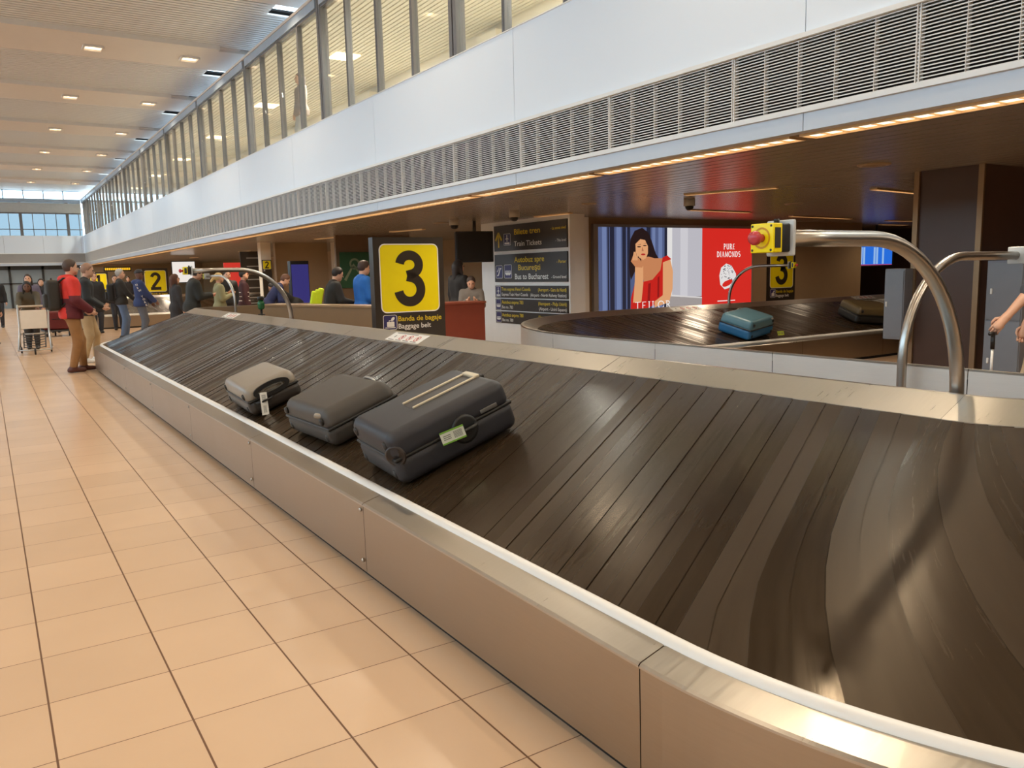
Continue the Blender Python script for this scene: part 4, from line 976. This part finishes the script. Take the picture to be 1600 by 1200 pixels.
person('bald man in dark jacket and beige trousers behind the red jacket', (1.56, 17.0, 0), -10, 1.83, lean=4, nod=8, hands=((-.15, .25, 1.0), (.15, .25, 1.0)), feet=((-.1, .1), (.1, -.08)), hair=(150, 116, 96), style='short', top=(34, 36, 38), hem=.84, bottom=(180, 152, 112), shoes=(226, 222, 214), res=.018)
gm = person('grey-haired man in black jacket and blue jeans', (2.98, 23.3, 0), -5, 1.80, hands=((-.15, .3, .98), (.15, .3, .98)), feet=((-.1, .06), (.1, -.04)), hair=(170, 166, 160), top=(42, 40, 38), hem=.86, bottom=(92, 112, 142), shoes=(40, 36, 34))
backpack('black backpack on the grey-haired man', gm, (30, 30, 32))
ny = person('man in navy hoodie with white lettering down the sleeve and a dark cap', (3.30, 22.4, 0), 0, 1.76, hands=((-.16, .26, .95), (.16, .3, .98)), skin='dark', hair=(44, 44, 48), style='cap', top=(44, 60, 104), hem=.84, bottom=(92, 96, 104), hood=True, bulk=.028)
root, D = ny; Mh = Matrix.Translation(root.location) @ root.rotation_euler.to_matrix().to_4x4()
bpy.context.view_layer.update()
for i, ch in enumerate('NEW YORK'):
    if ch == ' ': continue
    text(ch, frame((3.18+i*.028, 22.4-.285, 1.36-i*.072), (.93, 0, .36), (-.36, 0, .93)), 0, 0, .052, None, TEXT_WHITE, root, bold=.02)
person('stooping man in dark jacket looking down at a red phone case', (3.68, 18.2, 0), 0, 1.74, lean=8, nod=22, hands=((-.1, .36, 1.16), (.1, .36, 1.16)), hair=(54, 46, 40), top=(40, 42, 40), hem=.8, bottom=(40, 42, 50), bulk=.04)
t = thing('phone', 'red phone case held up by the stooping man', 'phone', (4.12, 18.2, 1.14)); m = MB(); m.rbox(R(-.7, 'Y'), .09, .17, .014, .006, 2); m.build('case', RED_PAINT, t); m = MB(); m.rbox(R(-.7, 'Y') @ T(-.0, 0, .008), .075, .14, .003, .001, 2); m.build('screen', BLACK, t)
person('woman in dark coat with long auburn hair behind the stooping man', (3.72, 20.1, 0), 10, 1.62, hair=(86, 52, 36), style='long', top=(44, 42, 44), hem=.55, coat=True, bottom=(34, 34, 38))
person('blonde woman in pale green jacket behind the slim tube arch', (4.42, 18.9, 0), 0, 1.62, hands=((-.1, .2, 1.25), (.12, .24, 1.22)), hair=(206, 178, 120), style='tail', top=(150, 148, 112), hem=.7, bottom=(58, 60, 64))
st = person('man with dark hair in a maroon sweater with white stripes', (5.10, 19.4, 0), -15, 1.68, hair=(34, 28, 26), top=(70, 36, 40), top2=(222, 214, 206), hem=.84, bottom=(40, 40, 46), split=lambda c: abs(c[0]) < .17 and c[1] > -.3 and any(abs(c[2]-z) < .016 for z in (1.02, 1.12, 1.22)))
person('dark-haired person partly hidden behind the striped sweater', (5.25, 21.5, 0), -90, 1.70, hair=(30, 26, 24), style='bun', top=(34, 34, 36))
person('person in navy shirt bending forward beyond the brown counter', (5.05, 17.5, 0), -10, 1.70, lean=38, nod=20, hands=((-.15, .5, .92), (.15, .5, .92)), hair=(92, 58, 40), top=(38, 44, 84), hem=.9, bottom=(40, 40, 46))
person('person in black coat stooping low beside the purple screen', (6.14, 18.9, 0), 175, 1.62, lean=55, nod=10, hands=((-.15, .5, .75), (.15, .5, .75)), hair=(36, 30, 28), top=(28, 27, 27), hem=.8, bottom=(34, 34, 36), bulk=.04)
hv = person('man in black jacket with dark quiff leaning at the counter', (5.0, 13.55, 0), -8, 1.66, lean=12, nod=15, hands=((-.12, .42, 1.06), (.14, .40, 1.08)), hair=(38, 28, 24), style='short', top=(38, 36, 34), hem=.84, bottom=(36, 36, 40), bulk=.03)
t = thing('safety_vest', 'neon yellow safety vest hanging down the back of the leaning man', 'vest', (4.74, 13.45, 1.0)); m = MB()
for k_, (x, z, l) in enumerate(((-.06, .0, .31), (.0, .012, .335), (.055, .024, .36))):
    m.rbox(T(x, .0, .1+z) @ R(.22, 'Y'), .10, .06, l, .03, 3)
m.build('cloth', mat('neon_yellow', (214, 240, 30), .6, noise=.1), t)
person('man in bright blue jacket behind the counter by the big sign', (5.42, 13.05, 0), 0, 1.74, nod=10, hands=((-.16, .2, .98), (.16, .25, 1.0)), hair=(64, 44, 36), top=(34, 104, 186), hem=.86, bottom=(70, 66, 62), bulk=.03)
person('person in dark suit standing behind the red counter', (7.12, 12.75, 0), 10, 1.72, hair=(44, 34, 30), style='long', top=(34, 30, 28), hem=.75)
person('person in pale grey top standing low behind the red counter', (6.86, 11.85, 0), -120, 1.45, hair=(60, 46, 40), top=(120, 112, 104), nod=25, hands=((-.1, .3, 1.25), (.1, .3, 1.25)))
# far group around the trolleys
person('woman in olive jacket leaning on the luggage trolley', (.84, 21.5, 0), -95, 1.62, lean=32, hands=((-.2, .72, 1.03), (.2, .72, 1.03)), skin='dark', grip=True, hair=(34, 28, 26), style='long', top=(78, 70, 54), hem=.8, bottom=(52, 48, 46), res=.018)
person('woman with dark hair and lavender sleeve behind the trolley', (.98, 24.5, 0), -80, 1.72, turn=-20, hair=(42, 32, 28), style='long', top=(96, 90, 112), hem=.8, bottom=(40, 40, 44))
person('man in dark jacket between the trolley and the fair-haired woman', (1.12, 27.3, 0), -90, 1.62, hair=(52, 38, 32), top=(40, 38, 40))
person('fair-haired woman in dark coat behind the red case', (1.72, 28.0, 0), -100, 1.58, hair=(150, 112, 78), style='long', top=(38, 38, 42), hem=.6, coat=True, bottom=(36, 36, 40))
person('person in black puffer jacket behind the fair-haired woman', (1.5, 29.1, 0), -90, 1.62, hair=(44, 34, 30), style='long', top=(30, 30, 34), bulk=.04)
person('man in black top far behind the woman with lavender sleeve', (.35, 33., 0), -90, 1.74, hair=(40, 32, 28), top=(30, 30, 32))
person('person in pale yellow hat and dark coat at the frame edge', (.06, 24.0, 0), -60, 1.60, hair=(214, 196, 150), style='hat', top=(42, 38, 38), hem=.55, coat=True, bottom=(60, 36, 34))
person('person in black coat behind the backpack of the grey-haired man', (2.70, 26.5, 0), -80, 1.76, hair=(46, 38, 34), top=(34, 34, 36), hem=.6, coat=True)
person('person in dark jacket near the yellow number one', (3.4, 27.6, 0), -100, 1.68, hair=(60, 44, 38), top=(50, 44, 44))
person('small far person between the grey hair and the navy hoodie', (6.0, 44., 0), -90, 1.70, hair=(40, 32, 28), top=(36, 34, 36))
person('faint person on the gallery behind the upper glass', (6.35, 18.3, ZB1-.05), 180, 1.70, hair=(70, 56, 46), style='long', top=(150, 136, 126), hem=.8, bottom=(190, 186, 178))
# man at the picture edge gripping a pull-up suitcase handle
rm = person('bare-armed man in grey shirt gripping a suitcase handle at the frame edge', (7.15, 3.12, 0), 122, 1.88, lean=5, hands=((-.36, .36, .92), (.27, .12, .85)), hair=(50, 38, 30), top=(70, 72, 78), hem=.84, bottom=(196, 172, 140), sleeve=-.15, grip=True, res=.013, bulk=.018)
root, D = rm; c, d_, sd, s_ = D['palms'][0]; hw = to_world(root, c+d_*.05-Vector((0, 0, .03)), D['k'])
t = thing('suitcase', 'white pull-up handle and small case held by the bare-armed man', 'suitcase', (hw.x, hw.y, 0))
m = MB(); m.rbox(T(0, 0, .33), .36, .22, .56, .05, 4); m.build('shell', mat('case_tan', (150, 104, 72), .5), t)
m = MB(); m.tube([(0, 0, .6), (0, 0, hw.z-.10)], .010, 8); o = m.build('telescopic_rail', WHITE, t); o['label'] = 'white rail'
m = MB(); m.tube([(0, 0, hw.z-.11), (0, 0, hw.z+.01)], .016, 10); m.tube([(-.05, 0, hw.z+.012), (.05, 0, hw.z+.012)], .015, 10); m.build('grip', BLACK, t)
for a in (-1, 1):
    for b in (-1, 1): m = MB(); m.lathe(T(a*.13, b*.07-.012, .028) @ R(-PI/2, 'X'), [(.028, 0), (.028, .024), (.012, .026)], 12); m.build('wheel', BLACK, t)

# ------------------------------------------------------------------ luggage trolleys
t = thing('luggage_trolley', 'empty steel luggage trolley with a pale panel pushed by the leaning woman', 'trolley', (.82, 20.1, 0), math.radians(-5))
ST = TUBE; m = MB()
for s in (-1, 1): m.tube([(s*.30, -.32, .1), (s*.27, .2, .55), (s*.29, .5, 1.0), (s*.29, .52, 1.03)], .02, 8)
m.tube([(-.30, -.32, .1), (.30, -.32, .1)], .015, 8); m.tube([(-.28, .1, .42), (.28, .1, .42)], .014, 8); m.tube([(-.3, .3, .12), (-.3, -.3, .1)], .018, 8); m.tube([(.3, .3, .12), (.3, -.3, .1)], .018, 8)
m.tube([(-.27, .2, .55), (-.3, .3, .12)], .016, 8); m.tube([(.27, .2, .55), (.3, .3, .12)], .016, 8); m.build('frame', ST, t)
m = MB(); m.tube([(-.29, .52, 1.0), (.29, .52, 1.0)], .022, 10); m.build('handle_bar', mat('pale_grip', (190, 172, 150), .4), t)
m = MB(); m.rbox(T(0, .31, .72) @ R(-.55, 'X'), .5, .012, .46, .005, 2); o = m.build('advert_panel', mat('pale_board', (206, 190, 172), .5), t); o['label'] = 'blank pale board'
m = MB()
for k_ in range(6): m.tube([(-.2, -.25+k_*.06, .16+k_*.05), (0, -.28+k_*.06, .13+k_*.05), (.2, -.25+k_*.06, .16+k_*.05)], .009, 6)
m.tube([(-.2, -.27, .15), (-.2, .1, .45)], .012, 7); m.tube([(.2, -.27, .15), (.2, .1, .45)], .012, 7); m.build('basket', DARK_GREY, t)
for x, y in ((-.28, .28), (.28, .28), (0, -.36)):
    m = MB(); m.lathe(T(x-.016, y, .072) @ R(PI/2, 'Y'), [(.03, 0), (.07, .002), (.072, .016), (.07, .032), (.03, .034)], 16); m.build('wheel', BLACK, t)
t = thing('luggage_trolley', 'dark trolley carrying a maroon case beside the red-jacketed man', 'trolley', (1.62, 26.2, 0), .1)
m = MB(); m.rbox(T(0, 0, .16), .7, .6, .05, .02, 2)
for s in (-1, 1): m.tube([(s*.3, .3, .16), (s*.3, .42, 1.0)], .018, 8)
m.tube([(-.3, .42, 1.0), (.3, .42, 1.0)], .018, 8); m.build('frame', DARK_GREY, t)
for x, y in ((-.28, -.2), (.28, -.2), (0, .25)): m = MB(); m.lathe(T(x-.02, y, .068) @ R(PI/2, 'Y'), [(.03, 0), (.068, .004), (.068, .036), (.03, .04)], 14); m.build('wheel', BLACK, t)
t = thing('suitcase', 'maroon suitcase stacked on the dark trolley', 'suitcase', (1.62, 26.15, .186)); m = MB(); m.rbox(T(0, 0, .26), .66, .4, .52, .06, 4); m.build('shell', mat('maroon_case', (104, 30, 30), .5), t)
m = MB(); m.tube([(-.1, -.2, .3), (-.08, -.24, .3), (.08, -.24, .3), (.1, -.2, .3)], .012, 8); m.build('handle', BLACK, t); m = MB(); m.rbox(T(0, 0, .26), .67, .02, .53, .009, 2); m.build('zip_band', BLACK, t)

# ------------------------------------------------------------------ counters, screens, cabinets
def panel_wall(name, label, cat, p0, p1, h, thick, m1, m2):
    t = thing(name, label, cat, (*p0, 0)); d = Vector((p1[0]-p0[0], p1[1]-p0[1], 0)); L_ = d.length; M = frame((0, 0, 0), d, (0, 0, 1))
    m = MB(); m.poly(M, [(0, 0), (L_, 0), (L_, h-.03), (0, h-.03)], -thick, 0); m.build('front_panel', m1, t)
    m = MB(); m.poly(M, [(-.02, h-.03), (L_+.02, h-.03), (L_+.02, h), (-.02, h)], -thick-.02, .02); m.build('worktop', m2, t)
    return t
panel_wall('service_counter', 'brown service counter running beside the big number three sign', 'counter', (3.98, 14.0), (4.86, 10.95), 1.05, .35, mat('counter_brown', (136, 106, 70), .4), mat('counter_top', (150, 120, 84), .35))
panel_wall('service_counter', 'terracotta counter beside the white direction wall', 'counter', (5.6, 11.1), (6.66, 11.1), 1.05, .4, mat('terracotta', (138, 66, 50), .4), mat('terracotta_top', (150, 84, 66), .35))
def screen(label, c, u, w, h, col, pole=None, thick=.08, emit=0., name='display_screen'):
    t = thing(name, label, 'screen', c); M = frame((0, 0, 0), u, (0, 0, 1))
    m = MB(); m.rbox(M @ T(0, 0, -thick/2), w, h, thick, .012, 2); m.build('casing', BLACK, t)
    mm = mat('screen_%d_%d_%d' % col, col, .2, emit=emit) if emit else mat('screen_off_%d' % col[0], col, .15)
    m = MB(); m.poly(M, [(-w*.46, -h*.44), (w*.46, -h*.44), (w*.46, h*.44), (-w*.46, h*.44)], .0, .002); m.build('display', mm, t)
    if pole: m = MB(); m.tube([(0, 0, h/2), (0, 0, pole-c[2])], .035, 10); m.build('ceiling_pole', BLACK, t)
    return t, M
screen('black hanging monitor, switched off, near the white wall', (8.45, 14.4, 2.02), (.96, -.28, 0), .78, .62, (36, 33, 31), ZS, .14)
t, M = screen('bright blue flight board glowing in the dark recess', (21.0, 13.7, 1.72), (1, 0, 0), 1.7, .62, (40, 110, 220), ZS, .1, 1.1)
m = MB()
for x in (-.7, -.58, -.1, .02, .3): m.poly(M, [(x, -.24), (x+.09, -.24), (x+.09, .22), (x, .22)], .002, .003)
m.poly(M, [(-.78, -.275), (.78, -.275), (.78, -.25), (-.78, -.25)], .002, .003, 1); m.build('display_columns', [mat('screen_pale', (150, 190, 240), emit=1.), mat('screen_pink', (200, 80, 140), emit=.8)], t)
t, M = screen('free-standing purple advertising screen by the tan wall', (6.66, 20.0, 1.18), (1, .15, 0), .5, 1.42, (84, 78, 170), None, .16, .45)
m = MB(); m.box(-.25, .25, -.1, .25, -1.18, -.66); m.build('base', BLACK, t)
t = thing('notice_board', 'green notice poster on the brown wall behind the blue jacket', 'poster', (8.2, 20.18, 1.68)); M = frame((0, 0, 0), (1, 0, 0), (0, 0, 1)); m = MB(); m.poly(M, [(-.42, -.5), (.42, -.5), (.42, .42), (-.42, .42)], 0, .02, 0); m.ribbon(M, [(-.3, -.3), (-.05, .1), (.2, -.25)], .07, .02, .024, 1); m.ribbon(M, ell(-.02, .12, .12, .12), .05, .02, .024, 1, True); m.poly(M, [(.1, .0), (.36, .0), (.36, .2), (.1, .2)], .02, .024, 1); m.build('printed_sheet', [mat('dark_green', (40, 84, 54), .5), mat('sage', (128, 140, 110), .5)], t)
t = thing('backlit_poster', 'plain red lightbox panel far behind the striped man', 'poster', (6.62, 26.0, 1.56)); m = MB(); m.poly(M, [(-.36, -.42), (.36, -.42), (.36, .42), (-.36, .42)], 0, .05); m.build('lightbox', mat('far_red', (222, 58, 46), emit=.9), t)
t = thing('direction_sign', 'dark far direction boards beside the red lightbox', 'sign', (7.0, 25.4, .5)); m = MB()
for z0, z1 in ((0, .13), (.17, .3), (.34, .47), (.56, 1.1), (1.18, 1.8)): m.poly(M, [(-.38, z0), (.3, z0), (.3, z1), (-.38, z1)], 0, .04, 0)
for z in (.06, .23, .4, .7, .95, 1.35, 1.6): m.ribbon(M, [(-.2, z), (.16, z)], .035, .04, .042, 1)
m.build('board', [SIGN_DARK, mat('dull_white', (150, 146, 138), .5)], t)
for lab, x0, x1, z0, z1, y, rgb, e in (('white lightbox glowing beyond the stooping man', 6.95, 7.95, 1.35, 2.3, 38., (240, 232, 224), 1.1), ('amber text board high near the far pillars', 5.05, 6.3, 1.98, 2.2, 44.8, (236, 176, 30), .0)):
    t = thing('light_sign', lab, 'sign', (x0, y, z0)); m = MB(); m.poly(M, [(0, 0), (x1-x0, 0), (x1-x0, z1-z0), (0, z1-z0)], -.06, 0); m.build('casing', BLACK, t)
    m = MB()
    if e: m.poly(M, [(.03, .03), (x1-x0-.03, .03), (x1-x0-.03, z1-z0-.03), (.03, z1-z0-.03)], 0, .004)
    else:
        for k_ in range(14): m.poly(M, [(.06+k_*.083, .06), (.12+k_*.083, .06), (.12+k_*.083, .17), (.06+k_*.083, .17)], 0, .004)
    m.build('display', mat('sign_'+lab[:5], rgb, emit=e or 1.6), t)
def cabinet(label, x0, x1, y0, y1, z0, z1, m1, split_z=None, axis='x'):
    t = thing('metal_cabinet', label, 'cabinet', ((x0+x1)/2, (y0+y1)/2, z0)); w, d, h = x1-x0, y1-y0, z1-z0
    m = MB(); m.rbox(T(0, 0, h/2), w, d, h, .008, 2); m.build('body', m1, t); zs = [0.02, h-.02] if not split_z else [.02, split_z-.006, split_z+.006, h-.02]
    for a, b in zip(zs[::2], zs[1::2]):
        m = MB(); m.rbox(T(-w/2-.006, 0, (a+b)/2), .014, d-.02, b-a, .004, 2); dr = m.build('door', m1, t)
        m = MB(); m.rbox(T(-w/2-.02, d*.33, (a+b)/2), .016, .02, .06, .005, 2); m.build('handle', WHITE, dr)
    return t
GREYB = mat('cabinet_grey', (126, 128, 134), .45)
cabinet('slim grey control box fixed to the edge of the brown pillar', 9.0, 9.17, 5.49, 5.74, .60, 1.43, GREYB)
cabinet('tall grey two-door cabinet behind the bare-armed man', 8.95, 9.15, 4.17, 4.54, 0, 1.5, GREYB, .87)
t = thing('exit_sign', 'green emergency exit sign on the dark brown wall', 'sign', (13.18, 6.35, 2.25)); M2 = frame((0, 0, 0), (0, -1, 0), (0, 0, 1)); m = MB(); m.poly(M2, [(-.22, -.1), (.22, -.1), (.22, .1), (-.22, .1)], 0, .05, 0); m.poly(M2, ell(.02, .04, .02, .02), .05, .052, 1); m.ribbon(M2, [(.0, .02), (-.03, -.02), (.03, -.07)], .02, .05, .052, 1); m.poly(M2, [(-.16, -.07), (-.08, -.07), (-.08, .06), (-.16, .06)], .05, .052, 1); m.build('panel', [mat('exit_green', (24, 70, 48), .4), mat('exit_white', (140, 160, 140), .4)], t)
t = thing('barrier_rail', 'steel topped dark barrier below the blue flight board', 'barrier', (19.4, 11.6, 0)); m = MB(); m.box(0, 3.2, 0, .05, .1, 1.0); m.build('panel', DARK_WALL, t); m = MB(); m.tube([(0, .02, 1.04), (3.2, .02, 1.04)], .03, 8); m.build('hand_rail', TUBE, t)
for i in range(3): m = MB(); m.tube([(.05+i*1.55, -.03, 0), (.05+i*1.55, -.03, 1.04)], .022, 8); m.build('post', TUBE, t)

# ------------------------------------------------------------------ ceiling fittings under the gallery
def spot(loc, power, col, ang=125, rad=.11, blend=.7, rx=0.):
    l = bpy.data.lights.new('downlight_beam', 'SPOT'); l.energy = power; l.color = col; l.spot_size = math.radians(ang); l.spot_blend = blend; l.shadow_soft_size = rad
    o = bpy.data.objects.new('downlight_beam', l); o.location = loc; C.objects.link(o); return o
def slot(label, p0, p1, w=.09, group=None, name='ceiling_light'):
    t = thing(name, label, 'ceiling light', (*p0, ZS), 0, group); d = Vector((p1[0]-p0[0], p1[1]-p0[1], 0)); L_ = d.length; M = frame((0, 0, 0), d, Vector((0, 0, 1)).cross(d))
    m = MB()
    for s in (-1, 1): m.obox(M @ T(L_/2, s*(w/2+.006), -.008), L_+.024, .012, .024)
    for e in (-.006, L_+.006): m.obox(M @ T(e, 0, -.008), .012, w, .024)
    n = max(2, int(L_/.14))
    for i in range(1, n): m.obox(M @ T(L_*i/n, 0, -.005), .006, w, .018)
    m.build('louvre_frame', mat('lamp_gold_trim', (220, 186, 140), .35, metal=.4), t)
    m = MB(); m.obox(M @ T(L_/2, 0, -.001), L_, w, .004); m.build('diffuser', SLOT, t)
    if w > .1: spot(((p0[0]+p1[0])/2, (p0[1]+p1[1])/2, ZS-.03), 115, (1., .84, .64), 165, .1)
    elif not any(k_ in label for k_ in ('upper direction',)): spot(((p0[0]+p1[0])/2, (p0[1]+p1[1])/2, ZS-.03), 55 if 'slim' in label or 'dim ' in label else 120, (1., .8, .58), 165, .25)
    return t
for lab, a, b in (('slot light above the upper direction board', (8.99, 12.97), (9.06, 12.0)), ('slot light over the leaning man at the counter', (8.45, 18.4), (8.72, 17.2)),
                  ('long slot light above the woman in the poster', (8.53, 8.55), (9.0, 7.35)), ('cross slot light above the red poster half', (10.82, 10.75), (12.55, 10.9)),
                  ('slim slot light between the red poster and the dark recess', (14.5, 11.45), (16.9, 11.7)), ('slot light ahead of the brown pillar', (10.6, 6.98), (11.95, 7.14)),
                  ('slot light by the notice wall', (7.9, 22.2), (8.1, 21.0)), ('slot light behind the hanging monitor', (10.8, 14.9), (11.8, 14.95)), ('slot light above the blue flight board', (20.4, 13.2), (21.6, 13.2)), ('small far slot light above the tan partition', (8.2, 27.0), (8.3, 26.0)), ('dim slot light in the dark recess', (18.8, 12.0), (20.2, 11.9)),
                  ('slot light over the far queue', (8.6, 33.), (8.7, 32.)), ('far slot light before the end glazing', (8.6, 42.), (8.7, 41.)), ('added unseen slot light over the near belt corner', (8.6, 2.6), (9., 1.4))):  # last slot is out of view, added to brighten the space under the gallery
    slot(lab, a, b)
y = -6.; i = 0
while y < 56:
    t = slot('gold louvred strip light along the lower edge of the white fascia', (5.72, y), (5.72, y+2.5), .19, 'strip lights along the fascia edge'); y += 2.62; i += 1
def dome(label, x, y, s=1.):
    t = thing('dome_camera', label, 'camera', (x, y, ZS)); m = MB(); m.lathe(T(0, 0, -.09*s), [(.075*s, 0), (.08*s, .01), (.08*s, .09*s)], 20); m.build('housing', mat('camera_cream', (200, 190, 172), .4), t)
    m = MB(); m.lathe(T(0, 0, -.15*s), [(.001, 0), (.035*s, .008), (.055*s, .03), (.062*s, .06*s)], 18); m.build('dome', BLACK, t)
dome('cream dome camera on the ceiling before the upper direction board', 7.85, 12.0, 1.15); dome('cream dome camera on the ceiling beside the hanging monitor', 7.85, 14.15, 1.25); dome('dome camera with dark lens above the red poster half', 9.25, 9.2, 1.1)
def disc(label, x, y, r=.15):
    t = thing('ceiling_speaker', label, 'speaker', (x, y, ZS)); m = MB(); m.lathe(T(0, 0, -.015), [(r*.9, 0), (r, .006), (r, .015)], 24); m.build('grille', mat('speaker_beige', (176, 152, 120), .5), t)
    m = MB(); m.lathe(T(0, 0, -.017), [(r*.7, 0), (r*.72, .003)], 24); m.build('mesh_cover', mat('speaker_mesh', (150, 128, 100), .6), t)
disc('round ceiling speaker nearest the fascia edge', 8.05, 5.31, .17); disc('round ceiling speaker above the dim number three', 11.7, 9.19, .16); disc('round ceiling speaker near the hanging monitor', 8.07, 15.1, .17); disc('small round ceiling speaker before the poster woman', 8.14, 10.28, .12)

# ------------------------------------------------------------------ hall lamps and daylight
names = ['first', 'second', 'third', 'fourth', 'fifth', 'sixth', 'seventh', 'eighth', 'ninth']
for bi, b in enumerate(BY):
    for xi, x in enumerate((4.83, 2.68 if abs(b-3.9) > .1 else 3.35, -.6, -3.6, -6.6)):
        if xi < 2 and bi >= 5:
            lab = 'square warm downlight on the %s beam in view, %s of its pair' % (names[bi-5], ('nearer the gallery' if xi == 0 else 'farther from the gallery')); grp = 'downlights in the hall ceiling'
        else: lab = 'square warm downlight in a ceiling beam outside the picture'; grp = 'downlights outside the picture'
        t = thing('ceiling_downlight', lab, 'ceiling light', (x, b+.15, ZC-.05), 0, grp); m = MB()
        for s in (-1, 1): m.box(-.2, .2, s*.2-.02, s*.2+.02, -.05, 0); m.box(s*.2-.02, s*.2+.02, -.18, .18, -.05, 0)
        m.build('trim_ring', BEAM, t); m = MB(); m.box(-.18, .18, -.18, .18, -.012, -.002); m.build('reflector', SLOT, t); m = MB(); m.lathe(T(0, 0, -.035), [(.05, 0), (.07, .02), (.07, .022)], 14); m.build('lamp', WARM, t)
        spot((x, b+.15, ZC-.12), 225, (1., .8, .57))
for y in range(-6, 57, 6):      # lamps of the gallery
    l = bpy.data.lights.new('gallery_lamp', 'AREA'); l.energy = 230; l.color = (1, .93, .82); l.size = .5; o = bpy.data.objects.new('gallery_lamp', l); o.location = (WX+1.8, y, ZG+.055); C.objects.link(o)
    t = thing('gallery_light', 'square ceiling lamp of the upper gallery behind the glass', 'ceiling light', (WX+1.8, y, ZG+.08), 0, 'gallery lamps'); m = MB(); m.box(-.28, .28, -.28, .28, -.02, 0); m.build('diffuser', WARM, t)

w = bpy.data.worlds.new('sky'); bpy.context.scene.world = w; w.use_nodes = True; nt = w.node_tree
bg = nt.nodes['Background']; bg.inputs[0].default_value = (.66, .84, 1., 1); bg.inputs[1].default_value = 5.6

sc_ = bpy.context.scene
sc_.view_settings.view_transform = 'Standard'; sc_.view_settings.look = 'None'; sc_.view_settings.gamma = 1; sc_.view_settings.use_curve_mapping = False
sc_.view_settings.exposure = -.19
sc_.cycles.use_denoising = True
sc_.cycles.max_bounces = 8; sc_.cycles.transparent_max_bounces = 12; sc_.cycles.sample_clamp_indirect = 6
